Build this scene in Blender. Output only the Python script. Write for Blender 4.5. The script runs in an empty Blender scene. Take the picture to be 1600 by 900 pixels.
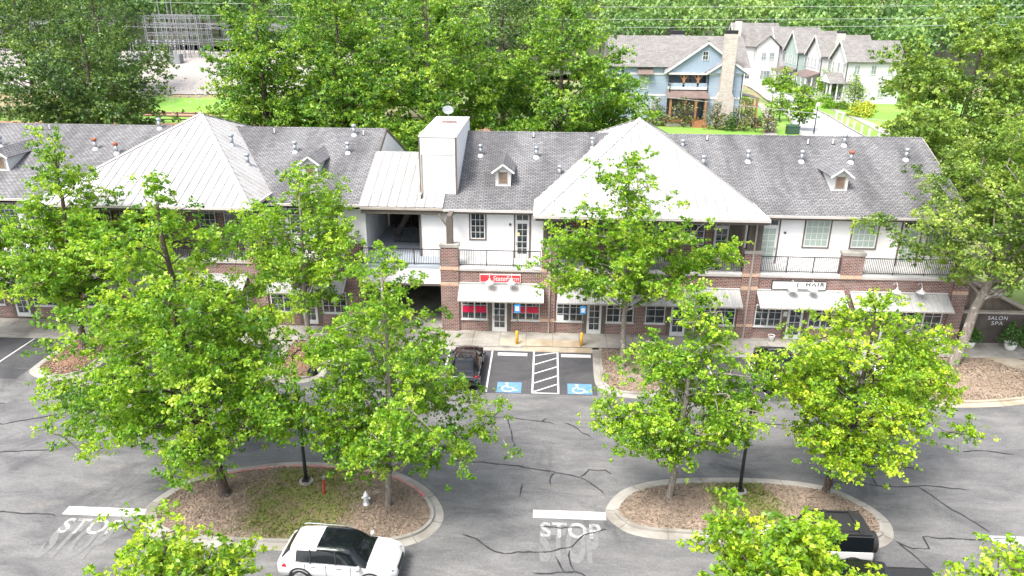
import bpy, math, random
import numpy as np
from math import radians, sin, cos, pi
from mathutils import Matrix, Vector

# ---------------------------------------------------------------- camera, world, sun, exposure
scene = bpy.context.scene
COL = scene.collection
cam_d = bpy.data.cameras.new("camera"); cam = bpy.data.objects.new("camera", cam_d); COL.objects.link(cam)
def cam_axes(p, y, r):
    cy, sy = cos(y), sin(y)
    f = Vector((-sy*cos(p), cy*cos(p), -sin(p))); rt = Vector((cy, sy, 0)); d = f.cross(rt)
    c, s = cos(r), sin(r)
    return c*rt + s*d, -s*rt + c*d, f
rt_, dn_, fw_ = cam_axes(radians(21.33), radians(2.6), radians(-0.39))
cam.matrix_world = Matrix(((rt_.x, -dn_.x, -fw_.x, 0.0), (rt_.y, -dn_.y, -fw_.y, -46.02), (rt_.z, -dn_.z, -fw_.z, 21.3), (0, 0, 0, 1)))
cam_d.sensor_width = 36.0; cam_d.lens = 1154.0/1600*36; cam_d.clip_end = 3000; cam_d.clip_start = 0.2
scene.camera = cam
SUN_EL, SUN_AZ = 58.0, -140.0      # azimuth clockwise from +Y (behind the building): -140 = from the left and front
w = bpy.data.worlds.new("World"); scene.world = w; w.use_nodes = True
nt = w.node_tree; bg = nt.nodes['Background']; sky = nt.nodes.new('ShaderNodeTexSky')
sky.sky_type = 'NISHITA'; sky.sun_disc = False; sky.sun_elevation = radians(SUN_EL); sky.sun_rotation = radians(SUN_AZ)
sky.dust_density = 4.0; sky.air_density = 0.8; sky.ozone_density = 1.0
hs = nt.nodes.new('ShaderNodeHueSaturation'); hs.inputs['Saturation'].default_value = .5; nt.links.new(sky.outputs[0], hs.inputs['Color']); nt.links.new(hs.outputs[0], bg.inputs[0]); bg.inputs[1].default_value = 0.15
sd = bpy.data.lights.new("sun", 'SUN'); sd.energy = 1.4; sd.angle = radians(17); sd.color = (1.0, 0.95, 0.88)
sun = bpy.data.objects.new("sun", sd); COL.objects.link(sun)
sv = Vector((sin(radians(SUN_AZ))*cos(radians(SUN_EL)), cos(radians(SUN_AZ))*cos(radians(SUN_EL)), sin(radians(SUN_EL))))
sun.rotation_euler = sv.to_track_quat('Z', 'Y').to_euler(); sun.location = (0, 0, 60)
scene.view_settings.view_transform = 'Standard'; scene.view_settings.look = 'None'
scene.view_settings.exposure = 1.76; scene.view_settings.gamma = 1.0

# ---------------------------------------------------------------- helpers
RNG = random.Random(7)
class MB:
    def __init__(s): s.v = []; s.f = []
    def add(s, vs, fs):
        n = len(s.v); s.v += [tuple(v) for v in vs]; s.f += [tuple(i+n for i in f) for f in fs]; return s
    def box(s, x0, x1, y0, y1, z0, z1):
        return s.add([(x0,y0,z0),(x1,y0,z0),(x1,y1,z0),(x0,y1,z0),(x0,y0,z1),(x1,y0,z1),(x1,y1,z1),(x0,y1,z1)],
                     [(0,3,2,1),(4,5,6,7),(0,1,5,4),(1,2,6,5),(2,3,7,6),(3,0,4,7)])
    def quad(s, a, b, c, d): return s.add([a,b,c,d], [(0,1,2,3)])
    def prism(s, pts, d):
        """polygon pts (3D) extruded by vector d"""
        n = len(pts); d = Vector(d); top = [tuple(Vector(p)+d) for p in pts]
        return s.add(list(pts)+top, [tuple(range(n))[::-1], tuple(range(n, 2*n))]+[(i,(i+1)%n,(i+1)%n+n,i+n) for i in range(n)])
    def bar(s, a, b, w, h=None, up=(0,0,1)):
        a = Vector(a); b = Vector(b); h = h or w; d = (b-a).normalized(); up = Vector(up)
        if abs(d.dot(up)) > .98: up = Vector((0,1,0))
        x = d.cross(up).normalized()*(w/2); z = x.normalized().cross(d)*(h/2)
        vs = [a-x-z, a+x-z, a+x+z, a-x+z, b-x-z, b+x-z, b+x+z, b-x+z]
        return s.add(vs, [(0,1,2,3),(7,6,5,4),(0,4,5,1),(1,5,6,2),(2,6,7,3),(3,7,4,0)])
    def tube(s, pts, rad, n=6, cap=True):
        pts = [Vector(p) for p in pts]; k = len(pts)
        if not hasattr(rad, '__len__'): rad = [rad]*k
        vs = []; ref = None
        for i, p in enumerate(pts):
            d = (pts[min(i+1,k-1)]-pts[max(i-1,0)]).normalized()
            if ref is None: ref = Vector((1,0,0)) if abs(d.x) < .9 else Vector((0,1,0))
            u = (ref-d*ref.dot(d)).normalized(); v = d.cross(u); ref = u
            for j in range(n):
                a = 2*pi*j/n; vs.append(p+(u*cos(a)+v*sin(a))*rad[i])
        fs = [(i*n+j, i*n+(j+1)%n, (i+1)*n+(j+1)%n, (i+1)*n+j) for i in range(k-1) for j in range(n)]
        if cap: fs += [tuple(range(n))[::-1], tuple(range((k-1)*n, k*n))]
        return s.add(vs, fs)
    def lathe(s, prof, c=(0,0,0), n=14, axis='z'):
        vs = []
        for r, h in prof:
            for j in range(n):
                a = 2*pi*j/n
                if axis == 'z': vs.append((c[0]+r*cos(a), c[1]+r*sin(a), c[2]+h))
                else: vs.append((c[0]+r*cos(a), c[1]+h, c[2]+r*sin(a)))
        k = len(prof)
        fs = [(i*n+j, i*n+(j+1)%n, (i+1)*n+(j+1)%n, (i+1)*n+j) for i in range(k-1) for j in range(n)]
        fs += [tuple(range(n))[::-1], tuple(range((k-1)*n, k*n))]
        return s.add(vs, fs)
    def build(s, name, mat, parent=None, origin=None, smooth=False):
        o_ = Vector(origin) if origin is not None else (Vector(parent['_o']) if parent is not None and '_o' in parent else Vector((0,0,0)))
        me = bpy.data.meshes.new(name)
        me.from_pydata([(v[0]-o_.x, v[1]-o_.y, v[2]-o_.z) for v in s.v], [], s.f)
        if mat is not None: me.materials.append(mat)
        if smooth:
            me.polygons.foreach_set('use_smooth', [True]*len(me.polygons))
        me.update()
        o = bpy.data.objects.new(name, me); COL.objects.link(o)
        o['_o'] = list(o_)
        if parent is not None: o.parent = parent
        else: o.location = o_
        return o
def thing(name, label, cat, loc=(0,0,0), rz=0, group=None, local=False):
    o = bpy.data.objects.new(name, None); COL.objects.link(o); o.location = loc; o.rotation_euler = (0,0,rz); o.empty_display_size = .2
    o['_o'] = [0.0,0.0,0.0] if local else list(loc)
    return tag(o, label, cat, group)
def tag(o, label=None, cat=None, group=None, kind=None):
    if label: o['label'] = label
    if cat: o['category'] = cat
    if group: o['group'] = group
    if kind: o['kind'] = kind
    return o
def struct(o): o['kind'] = 'structure'; return o
def stuff(o): o['kind'] = 'stuff'; return o
def copy_tree(o, parent=None):
    c = o.copy(); COL.objects.link(c)
    if parent is not None: c.parent = parent
    for ch in list(o.children): copy_tree(ch, c)
    return c
def inst(src, parent, loc):
    o = src.copy(); COL.objects.link(o); o.parent = parent; o.location = loc; return o

# ---------------------------------------------------------------- materials
def newmat(name, col, rough=.8, metal=0.0, spec=.5):
    m = bpy.data.materials.new(name); m.use_nodes = True; b = m.node_tree.nodes['Principled BSDF']
    b.inputs['Base Color'].default_value = (*col, 1); b.inputs['Roughness'].default_value = rough
    b.inputs['Metallic'].default_value = metal; b.inputs['Specular IOR Level'].default_value = spec
    return m
def N(m, t, **kw):
    n = m.node_tree.nodes.new(t)
    for k, v in kw.items():
        if k in n.inputs: n.inputs[k].default_value = v
        else: setattr(n, k, v)
    return n
def L(m, a, b): m.node_tree.links.new(a, b)
def mixcol(m, fac, a, b, blend='MIX'):
    n = m.node_tree.nodes.new('ShaderNodeMix'); n.data_type = 'RGBA'; n.blend_type = blend
    for sock, val in ((n.inputs[0], fac), (n.inputs[6], a), (n.inputs[7], b)):
        if isinstance(val, bpy.types.NodeSocket): L(m, val, sock)
        elif isinstance(val, (tuple, list)): sock.default_value = (*val[:3], 1)
        else: sock.default_value = val
    return n.outputs[2]
def rampf(m, src, lo, hi):
    n = m.node_tree.nodes.new('ShaderNodeMapRange'); L(m, src, n.inputs[0]); n.inputs[1].default_value = lo; n.inputs[2].default_value = hi; return n.outputs[0]
def noise(m, vec, scale, detail=4, rough=.6, dist=0):
    n = N(m, 'ShaderNodeTexNoise'); n.inputs['Scale'].default_value = scale; n.inputs['Detail'].default_value = detail
    n.inputs['Roughness'].default_value = rough; n.inputs['Distortion'].default_value = dist
    L(m, vec, n.inputs['Vector']); return n.outputs[0]
def objco(m): return N(m, 'ShaderNodeTexCoord').outputs['Object']
def scaled(m, vec, s):
    n = N(m, 'ShaderNodeMapping'); L(m, vec, n.inputs['Vector']); n.inputs['Scale'].default_value = s; return n.outputs[0]
def bump(m, h, strength=.3, dist=.02):
    n = N(m, 'ShaderNodeBump'); n.inputs['Strength'].default_value = strength; n.inputs['Distance'].default_value = dist
    L(m, h, n.inputs['Height']); L(m, n.outputs[0], m.node_tree.nodes['Principled BSDF'].inputs['Normal'])
def setcol(m, c): L(m, c, m.node_tree.nodes['Principled BSDF'].inputs['Base Color'])
def noisy(name, c1, c2, scale=3, rough=.85, bs=0.0, c3=None, big=.25, metal=0, spec=.5):
    m = newmat(name, c1, rough, metal, spec); v = objco(m)
    c = mixcol(m, rampf(m, noise(m, v, scale, 5), .35, .65), c1, c2)
    if c3: c = mixcol(m, rampf(m, noise(m, v, big, 4), .48, .68), c, c3)
    setcol(m, c)
    if bs: bump(m, noise(m, v, scale*6, 3), bs, .02)
    return m
M = {}
# asphalt: light worn grey with stains, tan silt and aggregate speckle
def asphalt(name, a, b, tan, dark):
    m = newmat(name, a, .92, 0, .25); v = objco(m)
    c = mixcol(m, rampf(m, noise(m, scaled(m, v, (.5, 1.2, 1)), .6, 8, .72, .4), .36, .66), a, b)
    c = mixcol(m, rampf(m, noise(m, scaled(m, v, (.5, .9, 1)), .9, 7, .7, .6), .62, .82), c, tan)
    c = mixcol(m, rampf(m, noise(m, scaled(m, v, (1, 1, 1)), .16, 7, .7, 1.0), .56, .72), c, dark)
    c = mixcol(m, rampf(m, noise(m, scaled(m, v, (.35, 2.2, 1)), 1.1, 7, .8, .2), .5, .8), c, mixcol(m, 1.0, c, (.72,.72,.73), 'MULTIPLY'))
    sp = noise(m, v, 9, 8, 1.0)
    c = mixcol(m, 1.0, c, mixcol(m, rampf(m, sp, .25, .75), (.35,.35,.35), (1.65,1.65,1.65)), 'MULTIPLY')
    setcol(m, c); bump(m, noise(m, v, 45, 2), .25, .01); return m
M['asphalt'] = asphalt('worn_asphalt', (.100,.100,.103), (.178,.176,.174), (.24,.20,.155), (.055,.055,.06))
M['asphalt_dark'] = asphalt('sealed_asphalt', (.055,.056,.062), (.085,.084,.086), (.19,.165,.13), (.04,.041,.046))
M['street'] = noisy('pale_street', (.36,.36,.37), (.42,.42,.42), .6, .9)
M['concrete'] = noisy('concrete', (.33,.315,.285), (.25,.235,.21), 1.1, .9, .2, (.18,.165,.14), .5)
M['concrete_tan'] = noisy('tan_concrete', (.38,.33,.25), (.31,.275,.22), 1.1, .9, .2, (.26,.20,.13), .6)
M['kerb_red'] = noisy('faded_red_kerb', (.42,.14,.13), (.40,.27,.24), 2.2, .85, .1)
M['paint'] = noisy('road_paint', (.60,.60,.59), (.46,.46,.455), 3, .7)
def worn_paint():
    m = newmat('worn_road_paint', (.5,.5,.5), .85); v = objco(m)
    setcol(m, mixcol(m, rampf(m, noise(m, v, 4.0, 6, .85), .42, .60), (.38,.38,.38), (.14,.14,.14))); return m
M['paint_worn'] = worn_paint()
M['paint_blue'] = noisy('blue_road_paint', (.09,.20,.40), (.13,.26,.45), 3, .75)
M['seal'] = newmat('crack_sealant', (.022,.022,.025), .7)
M['mulch'] = noisy('pine_mulch', (.27,.205,.155), (.18,.13,.095), 9, .95, .7, (.33,.265,.205), .7)
M['mulch_red'] = noisy('red_mulch', (.20,.10,.06), (.12,.06,.038), 9, .95, .7, (.25,.14,.085), .7)
def patchy():
    m = newmat('patchy_grass_soil', (.1,.1,.05), .95); v = objco(m)
    c = mixcol(m, rampf(m, noise(m, v, 1.6, 6, .75), .42, .6), (.17,.115,.07), (.115,.125,.035))
    c = mixcol(m, rampf(m, noise(m, v, 9, 5, .8), .55, .7), c, (.07,.11,.025))
    setcol(m, c); bump(m, noise(m, v, 30, 3), .6, .03); return m
M['patchy'] = patchy()
M['chip'] = noisy('mulch_chip', (.28,.22,.165), (.19,.145,.105), 14, .95, 0, (.35,.285,.22), 5)
M['lawn'] = noisy('lawn', (.12,.26,.03), (.17,.32,.04), .8, .95, .3, (.21,.30,.06), .12)
M['terrain'] = noisy('rough_grass_ground', (.10,.16,.04), (.17,.20,.07), .25, .95, .3, (.26,.19,.11), .05)
M['forest_floor'] = noisy('forest_floor', (.05,.065,.025), (.035,.04,.02), .3, .95)
M['clay'] = noisy('red_clay_mulch', (.36,.21,.13), (.27,.15,.09), 2.0, .95, .3)
M['gravel'] = noisy('pale_gravel', (.32,.30,.28), (.22,.20,.185), 6, .95, .4)
def bed_mixed(name, cx, cy, rx, ry):
    m = newmat(name, (.2,.15,.1), .95); v = objco(m)
    mu = mixcol(m, rampf(m, noise(m, v, 9, 5), .35, .65), (.28,.22,.17), (.16,.12,.09)); mu = mixcol(m, rampf(m, noise(m, v, .7, 5), .45, .7), mu, (.37,.28,.22))
    gr = mixcol(m, rampf(m, noise(m, v, 1.6, 6, .75), .40, .58), (.20,.145,.09), (.15,.165,.04)); gr = mixcol(m, rampf(m, noise(m, v, 7, 5, .8), .54, .68), gr, (.08,.145,.025)); gr = mixcol(m, rampf(m, noise(m, v, 11, 5, .8), .58, .72), gr, (.27,.25,.08))
    mp = N(m, 'ShaderNodeMapping'); L(m, v, mp.inputs[0]); mp.inputs['Location'].default_value = (-cx/rx,-cy/ry,0); mp.inputs['Scale'].default_value = (1/rx,1/ry,0)
    ln = N(m, 'ShaderNodeVectorMath', operation='LENGTH'); L(m, mp.outputs[0], ln.inputs[0])
    ad = N(m, 'ShaderNodeMath', operation='MULTIPLY_ADD'); L(m, noise(m, v, 1.4, 7, .75), ad.inputs[0]); ad.inputs[1].default_value = 1.1; L(m, ln.outputs['Value'], ad.inputs[2])
    setcol(m, mixcol(m, rampf(m, ad.outputs[0], 1.32, 1.72), gr, mu)); bump(m, noise(m, v, 40, 3), .7, .03); return m
def brick(name, c1, c2, mort, bw=.225, bh=.085, ms=.014, bstr=.45):
    m = newmat(name, c1, .88, 0, .3)
    g = N(m, 'ShaderNodeTexCoord').outputs['Object']; sp = N(m, 'ShaderNodeSeparateXYZ'); L(m, g, sp.inputs[0])
    ad = N(m, 'ShaderNodeMath', operation='ADD'); L(m, sp.outputs[0], ad.inputs[0]); L(m, sp.outputs[1], ad.inputs[1])
    cb = N(m, 'ShaderNodeCombineXYZ'); L(m, ad.outputs[0], cb.inputs[0]); L(m, sp.outputs[2], cb.inputs[1])
    b = N(m, 'ShaderNodeTexBrick'); L(m, cb.outputs[0], b.inputs['Vector'])
    b.inputs['Scale'].default_value = 1; b.inputs['Brick Width'].default_value = bw; b.inputs['Row Height'].default_value = bh
    b.inputs['Mortar Size'].default_value = ms; b.inputs['Mortar Smooth'].default_value = .2; b.inputs['Bias'].default_value = -.1
    b.inputs['Color1'].default_value = (*c1,1); b.inputs['Color2'].default_value = (*c2,1); b.inputs['Mortar'].default_value = (*mort,1)
    c = mixcol(m, rampf(m, noise(m, cb.outputs[0], 1.3, 5), .4, .75), b.outputs[0], mixcol(m, .5, b.outputs[0], mort))
    setcol(m, c)
    inv = N(m, 'ShaderNodeMath', operation='SUBTRACT'); inv.inputs[0].default_value = 1; L(m, b.outputs[1], inv.inputs[1])
    bump(m, inv.outputs[0], bstr, .02); return m
M['brick'] = brick('red_brick', (.165,.048,.036), (.035,.018,.02), (.33,.265,.235), .27, .105, .019)
M['brick_tan'] = brick('tan_soldier_brick', (.55,.33,.20), (.40,.20,.12), (.5,.42,.34), .13, .26, .018)
M['stone'] = brick('tumbled_brick_chimney', (.42,.36,.32), (.25,.21,.19), (.50,.46,.42), .33, .14, .02)
def shingle(name, c1, c2, joint, streak, bw=.34, bh=.165):
    m = newmat(name, c1, .95, 0, .2); g = objco(m)
    b = N(m, 'ShaderNodeTexBrick'); L(m, scaled(m, g, (1, 1.08, 0)), b.inputs['Vector'])
    b.inputs['Scale'].default_value = 1; b.inputs['Brick Width'].default_value = bw; b.inputs['Row Height'].default_value = bh
    b.inputs['Mortar Size'].default_value = .03; b.inputs['Mortar Smooth'].default_value = .4
    b.inputs['Color1'].default_value = (*c1,1); b.inputs['Color2'].default_value = (*c2,1); b.inputs['Mortar'].default_value = (*joint,1)
    st = noise(m, scaled(m, g, (.55, .13, .1)), 1.0, 6, .6, .3)
    c = mixcol(m, rampf(m, st, .40, .64), b.outputs[0], mixcol(m, 1.0, b.outputs[0], streak, 'MULTIPLY'))
    c = mixcol(m, rampf(m, noise(m, g, 7, 5, .8), .45, .75), c, mixcol(m, 1.0, c, (1.22,1.22,1.22), 'MULTIPLY'))
    setcol(m, c); bump(m, b.outputs[1], -.5, .02); return m
M['shingle'] = shingle('grey_asphalt_shingle', (.215,.213,.215), (.145,.144,.147), (.055,.055,.058), (.60,.60,.61), .33, .17)
M['shingle_tan'] = shingle('tan_grey_shingle', (.235,.225,.215), (.165,.158,.15), (.10,.096,.09), (.85,.85,.85), .5, .25)
M['roofmetal'] = noisy('pale_standing_seam_metal', (.365,.363,.356), (.335,.332,.325), .5, .65, 0, (.295,.285,.27), .7)
M['seam'] = newmat('roof_seam_metal', (.17,.167,.162), .6)
M['white'] = noisy('white_trim_paint', (.55,.55,.54), (.50,.50,.49), 1.5, .6)
M['siding'] = noisy('white_lap_siding', (.70,.69,.69), (.64,.63,.63), .7, .7)
M['brown'] = noisy('taupe_trim_paint', (.115,.095,.078), (.085,.07,.058), 2, .75)
M['taupe'] = noisy('light_taupe_trim', (.36,.32,.275), (.28,.25,.215), 1.5, .7)
M['darkbrown'] = noisy('dark_brown_screen', (.05,.04,.034), (.085,.072,.062), 1.2, .85, .1)
def corr():
    m = newmat('weathered_corrugated_metal', (.55,.54,.53), .55, .15); v = objco(m)
    c = mixcol(m, rampf(m, noise(m, scaled(m, v, (9, .6, .6)), 1.0, 4, .7), .42, .7), (.40,.40,.39), (.28,.28,.275))
    c = mixcol(m, rampf(m, noise(m, scaled(m, v, (2.2, .5, .5)), .8, 6, .7, .2), .64, .72), c, (.34,.15,.05))
    setcol(m, c); return m
M['corrugated'] = corr()
M['galv'] = noisy('galvanised_steel', (.42,.45,.47), (.30,.33,.35), 4, .4, 0, None, .3, .7)
M['rust'] = noisy('rusty_steel', (.30,.10,.05), (.17,.06,.035), 6, .85)
M['black'] = newmat('black_metal', (.012,.012,.014), .45)
M['black_plastic'] = newmat('black_plastic', (.02,.02,.022), .6)
M['louvre'] = newmat('brown_louvre', (.17,.12,.085), .8)
def glass(name, c, rough=.06, c2=None, sc=.8):
    m = newmat(name, c, rough, 0, .8); m.node_tree.nodes['Principled BSDF'].inputs['Coat Weight'].default_value = .5
    m.node_tree.nodes['Principled BSDF'].inputs['Coat Roughness'].default_value = .03
    if c2: setcol(m, mixcol(m, rampf(m, noise(m, objco(m), sc, 4), .42, .62), c, c2))
    return m
M['glass'] = glass('dark_window_glass', (.018,.024,.028), .05, (.07,.085,.09), 1.3)
M['glass_pale'] = glass('curtained_window_glass', (.27,.34,.30), .2, (.36,.42,.38))
M['glass_far'] = glass('distant_window_glass', (.16,.2,.2), .15, (.3,.34,.32))
M['car_glass'] = glass('car_glass', (.006,.008,.010), .06)
M['car_glass'].node_tree.nodes['Principled BSDF'].inputs['Coat Weight'].default_value = .0; M['car_glass'].node_tree.nodes['Principled BSDF'].inputs['Specular IOR Level'].default_value = .45
M['red_sign'] = newmat('red_sign_face', (.62,.035,.045), .4)
M['red_film'] = newmat('red_window_film', (.52,.01,.055), .3)
M['white_sign'] = newmat('white_sign_face', (.6,.6,.59), .4)
M['lettering_dark'] = newmat('dark_lettering', (.025,.025,.028), .5)
M['yellow'] = noisy('yellow_bollard_paint', (.75,.42,.02), (.62,.34,.03), 5, .5)
M['note'] = newmat('pale_yellow_paper', (.55,.50,.22), .8)
M['sign_blue'] = newmat('blue_sign_face', (.03,.24,.56), .4)
M['white_paint_car'] = newmat('white_car_paint', (.52,.52,.52), .25); M['white_paint_car'].node_tree.nodes['Principled BSDF'].inputs['Coat Weight'].default_value = .6
M['black_paint_car'] = newmat('black_car_paint', (.008,.008,.010), .18); M['black_paint_car'].node_tree.nodes['Principled BSDF'].inputs['Coat Weight'].default_value = .8
M['tyre'] = newmat('tyre_rubber', (.018,.018,.019), .85)
M['rim'] = newmat('alloy_rim', (.55,.56,.58), .3, .8)
M['chrome'] = newmat('chrome_trim', (.65,.66,.68), .2, 1.0)
M['tail'] = newmat('tail_lamp_red', (.45,.01,.02), .2)
M['lamp_lens'] = newmat('headlamp_lens', (.45,.47,.5), .12, .3)
M['wood'] = noisy('orange_stained_timber', (.34,.17,.08), (.26,.12,.055), 4, .6)
M['fence_wood'] = noisy('dark_brown_fence_timber', (.06,.042,.03), (.10,.075,.055), 3, .85)
M['plank'] = noisy('weathered_plank', (.22,.18,.14), (.15,.12,.09), 5, .9, .2)
M['blue_siding'] = noisy('blue_grey_siding', (.27,.335,.41), (.24,.305,.38), .5, .75)
M['white_siding_far'] = noisy('white_siding_far', (.50,.50,.50), (.45,.45,.455), .5, .75)
M['cream_siding'] = noisy('cream_siding', (.48,.44,.39), (.44,.40,.36), .5, .75)
M['mint_siding'] = noisy('pale_green_siding', (.31,.39,.36), (.28,.355,.33), .5, .75)
M['bronze'] = noisy('brown_metal_roof', (.12,.085,.075), (.17,.125,.11), 1, .5)
M['steel_far'] = noisy('substation_galvanised_steel', (.22,.23,.24), (.15,.155,.165), .5, .5)
M['slab_blue'] = noisy('painted_deck_floor', (.36,.40,.45), (.30,.335,.38), .8, .8)
M['silver'] = newmat('silver_hydrant_paint', (.62,.63,.64), .4, .3)
M['red_paint'] = noisy('red_post_paint', (.42,.03,.03), (.30,.03,.03), 4, .6)
M['pot'] = newmat('white_pot', (.74,.74,.73), .5)
M['wire'] = newmat('power_cable', (.30,.31,.32), .6)
M['green_box'] = newmat('green_cabinet', (.03,.07,.045), .5)
def bark(name, a, b, c):
    m = newmat(name, a, .95, 0, .2); v = objco(m)
    cc = mixcol(m, rampf(m, noise(m, scaled(m, v, (4, 4, .8)), 2.5, 6, .7), .4, .62), a, b)
    cc = mixcol(m, rampf(m, noise(m, v, 3.2, 5, .7), .56, .64), cc, c)
    setcol(m, cc); bump(m, noise(m, scaled(m, v, (5, 5, 1)), 4, 5), .8, .04); return m
M['bark'] = bark('oak_bark', (.10,.075,.06), (.05,.038,.03), (.27,.28,.25))
M['bark_pale'] = bark('pale_lichen_bark', (.25,.22,.19), (.15,.13,.11), (.42,.44,.39))
M['bark_dark'] = bark('dark_bark', (.10,.08,.065), (.06,.048,.04), (.15,.14,.12))  # dark brown bark with dull blotches, for trees behind the shops
def leafmat(name, dark, mid, light, trans=.35):
    m = bpy.data.materials.new(name); m.use_nodes = True; b = m.node_tree.nodes['Principled BSDF']
    b.inputs['Roughness'].default_value = .42; b.inputs['Specular IOR Level'].default_value = .5
    at = N(m, 'ShaderNodeAttribute'); at.attribute_name = 'tint'
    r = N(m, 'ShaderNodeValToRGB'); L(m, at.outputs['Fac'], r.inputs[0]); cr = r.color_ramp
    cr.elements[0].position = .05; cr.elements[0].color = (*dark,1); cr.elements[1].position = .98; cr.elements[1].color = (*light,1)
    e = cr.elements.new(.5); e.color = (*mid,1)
    L(m, r.outputs[0], b.inputs['Base Color'])
    t = N(m, 'ShaderNodeBsdfTranslucent'); L(m, mixcol(m, 1.0, r.outputs[0], (1.15,1.08,.7), 'MULTIPLY'), t.inputs[0])
    mx = N(m, 'ShaderNodeMixShader'); mx.inputs[0].default_value = trans
    L(m, b.outputs[0], mx.inputs[1]); L(m, t.outputs[0], mx.inputs[2]); L(m, mx.outputs[0], m.node_tree.nodes['Material Output'].inputs[0])
    return m
M['leaf_bright'] = leafmat('bright_oak_leaf', (.055,.15,.010), (.18,.37,.016), (.47,.64,.05), .42)
M['leaf_mid'] = leafmat('green_oak_leaf', (.065,.17,.012), (.19,.39,.02), (.46,.61,.055), .47)
M['leaf_yellow'] = leafmat('yellow_green_leaf', (.09,.21,.012), (.25,.44,.018), (.56,.67,.05), .42)
M['leaf_deep'] = leafmat('deep_green_leaf', (.026,.065,.016), (.075,.16,.028), (.21,.31,.06), .32)
M['leaf_maple'] = leafmat('fresh_maple_leaf', (.038,.11,.015), (.135,.30,.022), (.38,.54,.06), .4)
M['leaf_olive'] = leafmat('olive_leaf', (.065,.13,.022), (.18,.31,.04), (.40,.52,.10), .42)
M['leaf_forest'] = leafmat('forest_leaf', (.045,.11,.032), (.115,.235,.055), (.28,.42,.11), .3)
M['leaf_magnolia'] = leafmat('magnolia_leaf', (.04,.075,.02), (.11,.15,.045), (.33,.27,.12), .2)
M['leaf_shrub'] = leafmat('shrub_leaf', (.03,.09,.012), (.06,.16,.02), (.14,.28,.04), .25)
M['flower_yellow'] = leafmat('yellow_flower', (.12,.26,.02), (.38,.44,.03), (.75,.62,.04), .25)
M['leaf_purple'] = leafmat('purple_shrub_leaf', (.05,.02,.03), (.09,.03,.05), (.14,.05,.07), .2)
M['grass_blade'] = leafmat('grass_blade', (.10,.13,.03), (.14,.19,.04), (.24,.25,.08), .3)

# ---------------------------------------------------------------- foliage
def leaf_object(name, P, size, mat, rs, tint, up=.55, outdir=None, origin=(0,0,0), parent=None, aspect=.62):
    n = len(P); nr = rs.normal(size=(n,3)); nr /= np.linalg.norm(nr, axis=1)[:,None]
    nr += np.array([0,0,up])
    if outdir is not None: nr += outdir*.45
    nr /= np.linalg.norm(nr, axis=1)[:,None]
    t = rs.normal(size=(n,3)); t -= nr*(t*nr).sum(1)[:,None]; t /= np.linalg.norm(t, axis=1)[:,None]
    b = np.cross(nr, t); Ls = (size*rs.uniform(.65,1.3,n))[:,None]; W = Ls*aspect*.5
    fold = nr*Ls*.12
    v0 = P-t*Ls*.5; v1 = P+b*W+fold; v2 = P+t*Ls*.5-nr*Ls*.1; v3 = P-b*W+fold
    V = np.stack([v0,v1,v2,v3],1).reshape(-1,3)-np.array(origin)
    me = bpy.data.meshes.new(name); me.vertices.add(4*n); me.vertices.foreach_set('co', V.astype(np.float32).ravel())
    me.loops.add(4*n); me.loops.foreach_set('vertex_index', np.arange(4*n, dtype=np.int32))
    me.polygons.add(n); me.polygons.foreach_set('loop_start', np.arange(0,4*n,4,dtype=np.int32)); me.polygons.foreach_set('loop_total', np.full(n,4,dtype=np.int32))
    me.update(); me.validate()
    a = me.attributes.new('tint', 'FLOAT', 'POINT'); a.data.foreach_set('value', np.repeat(np.clip(tint,0,1),4).astype(np.float32))
    me.materials.append(mat)
    o = bpy.data.objects.new(name, me); COL.objects.link(o); o['_o'] = list(origin)
    if parent is not None: o.parent = parent
    else: o.location = origin
    return o
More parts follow.
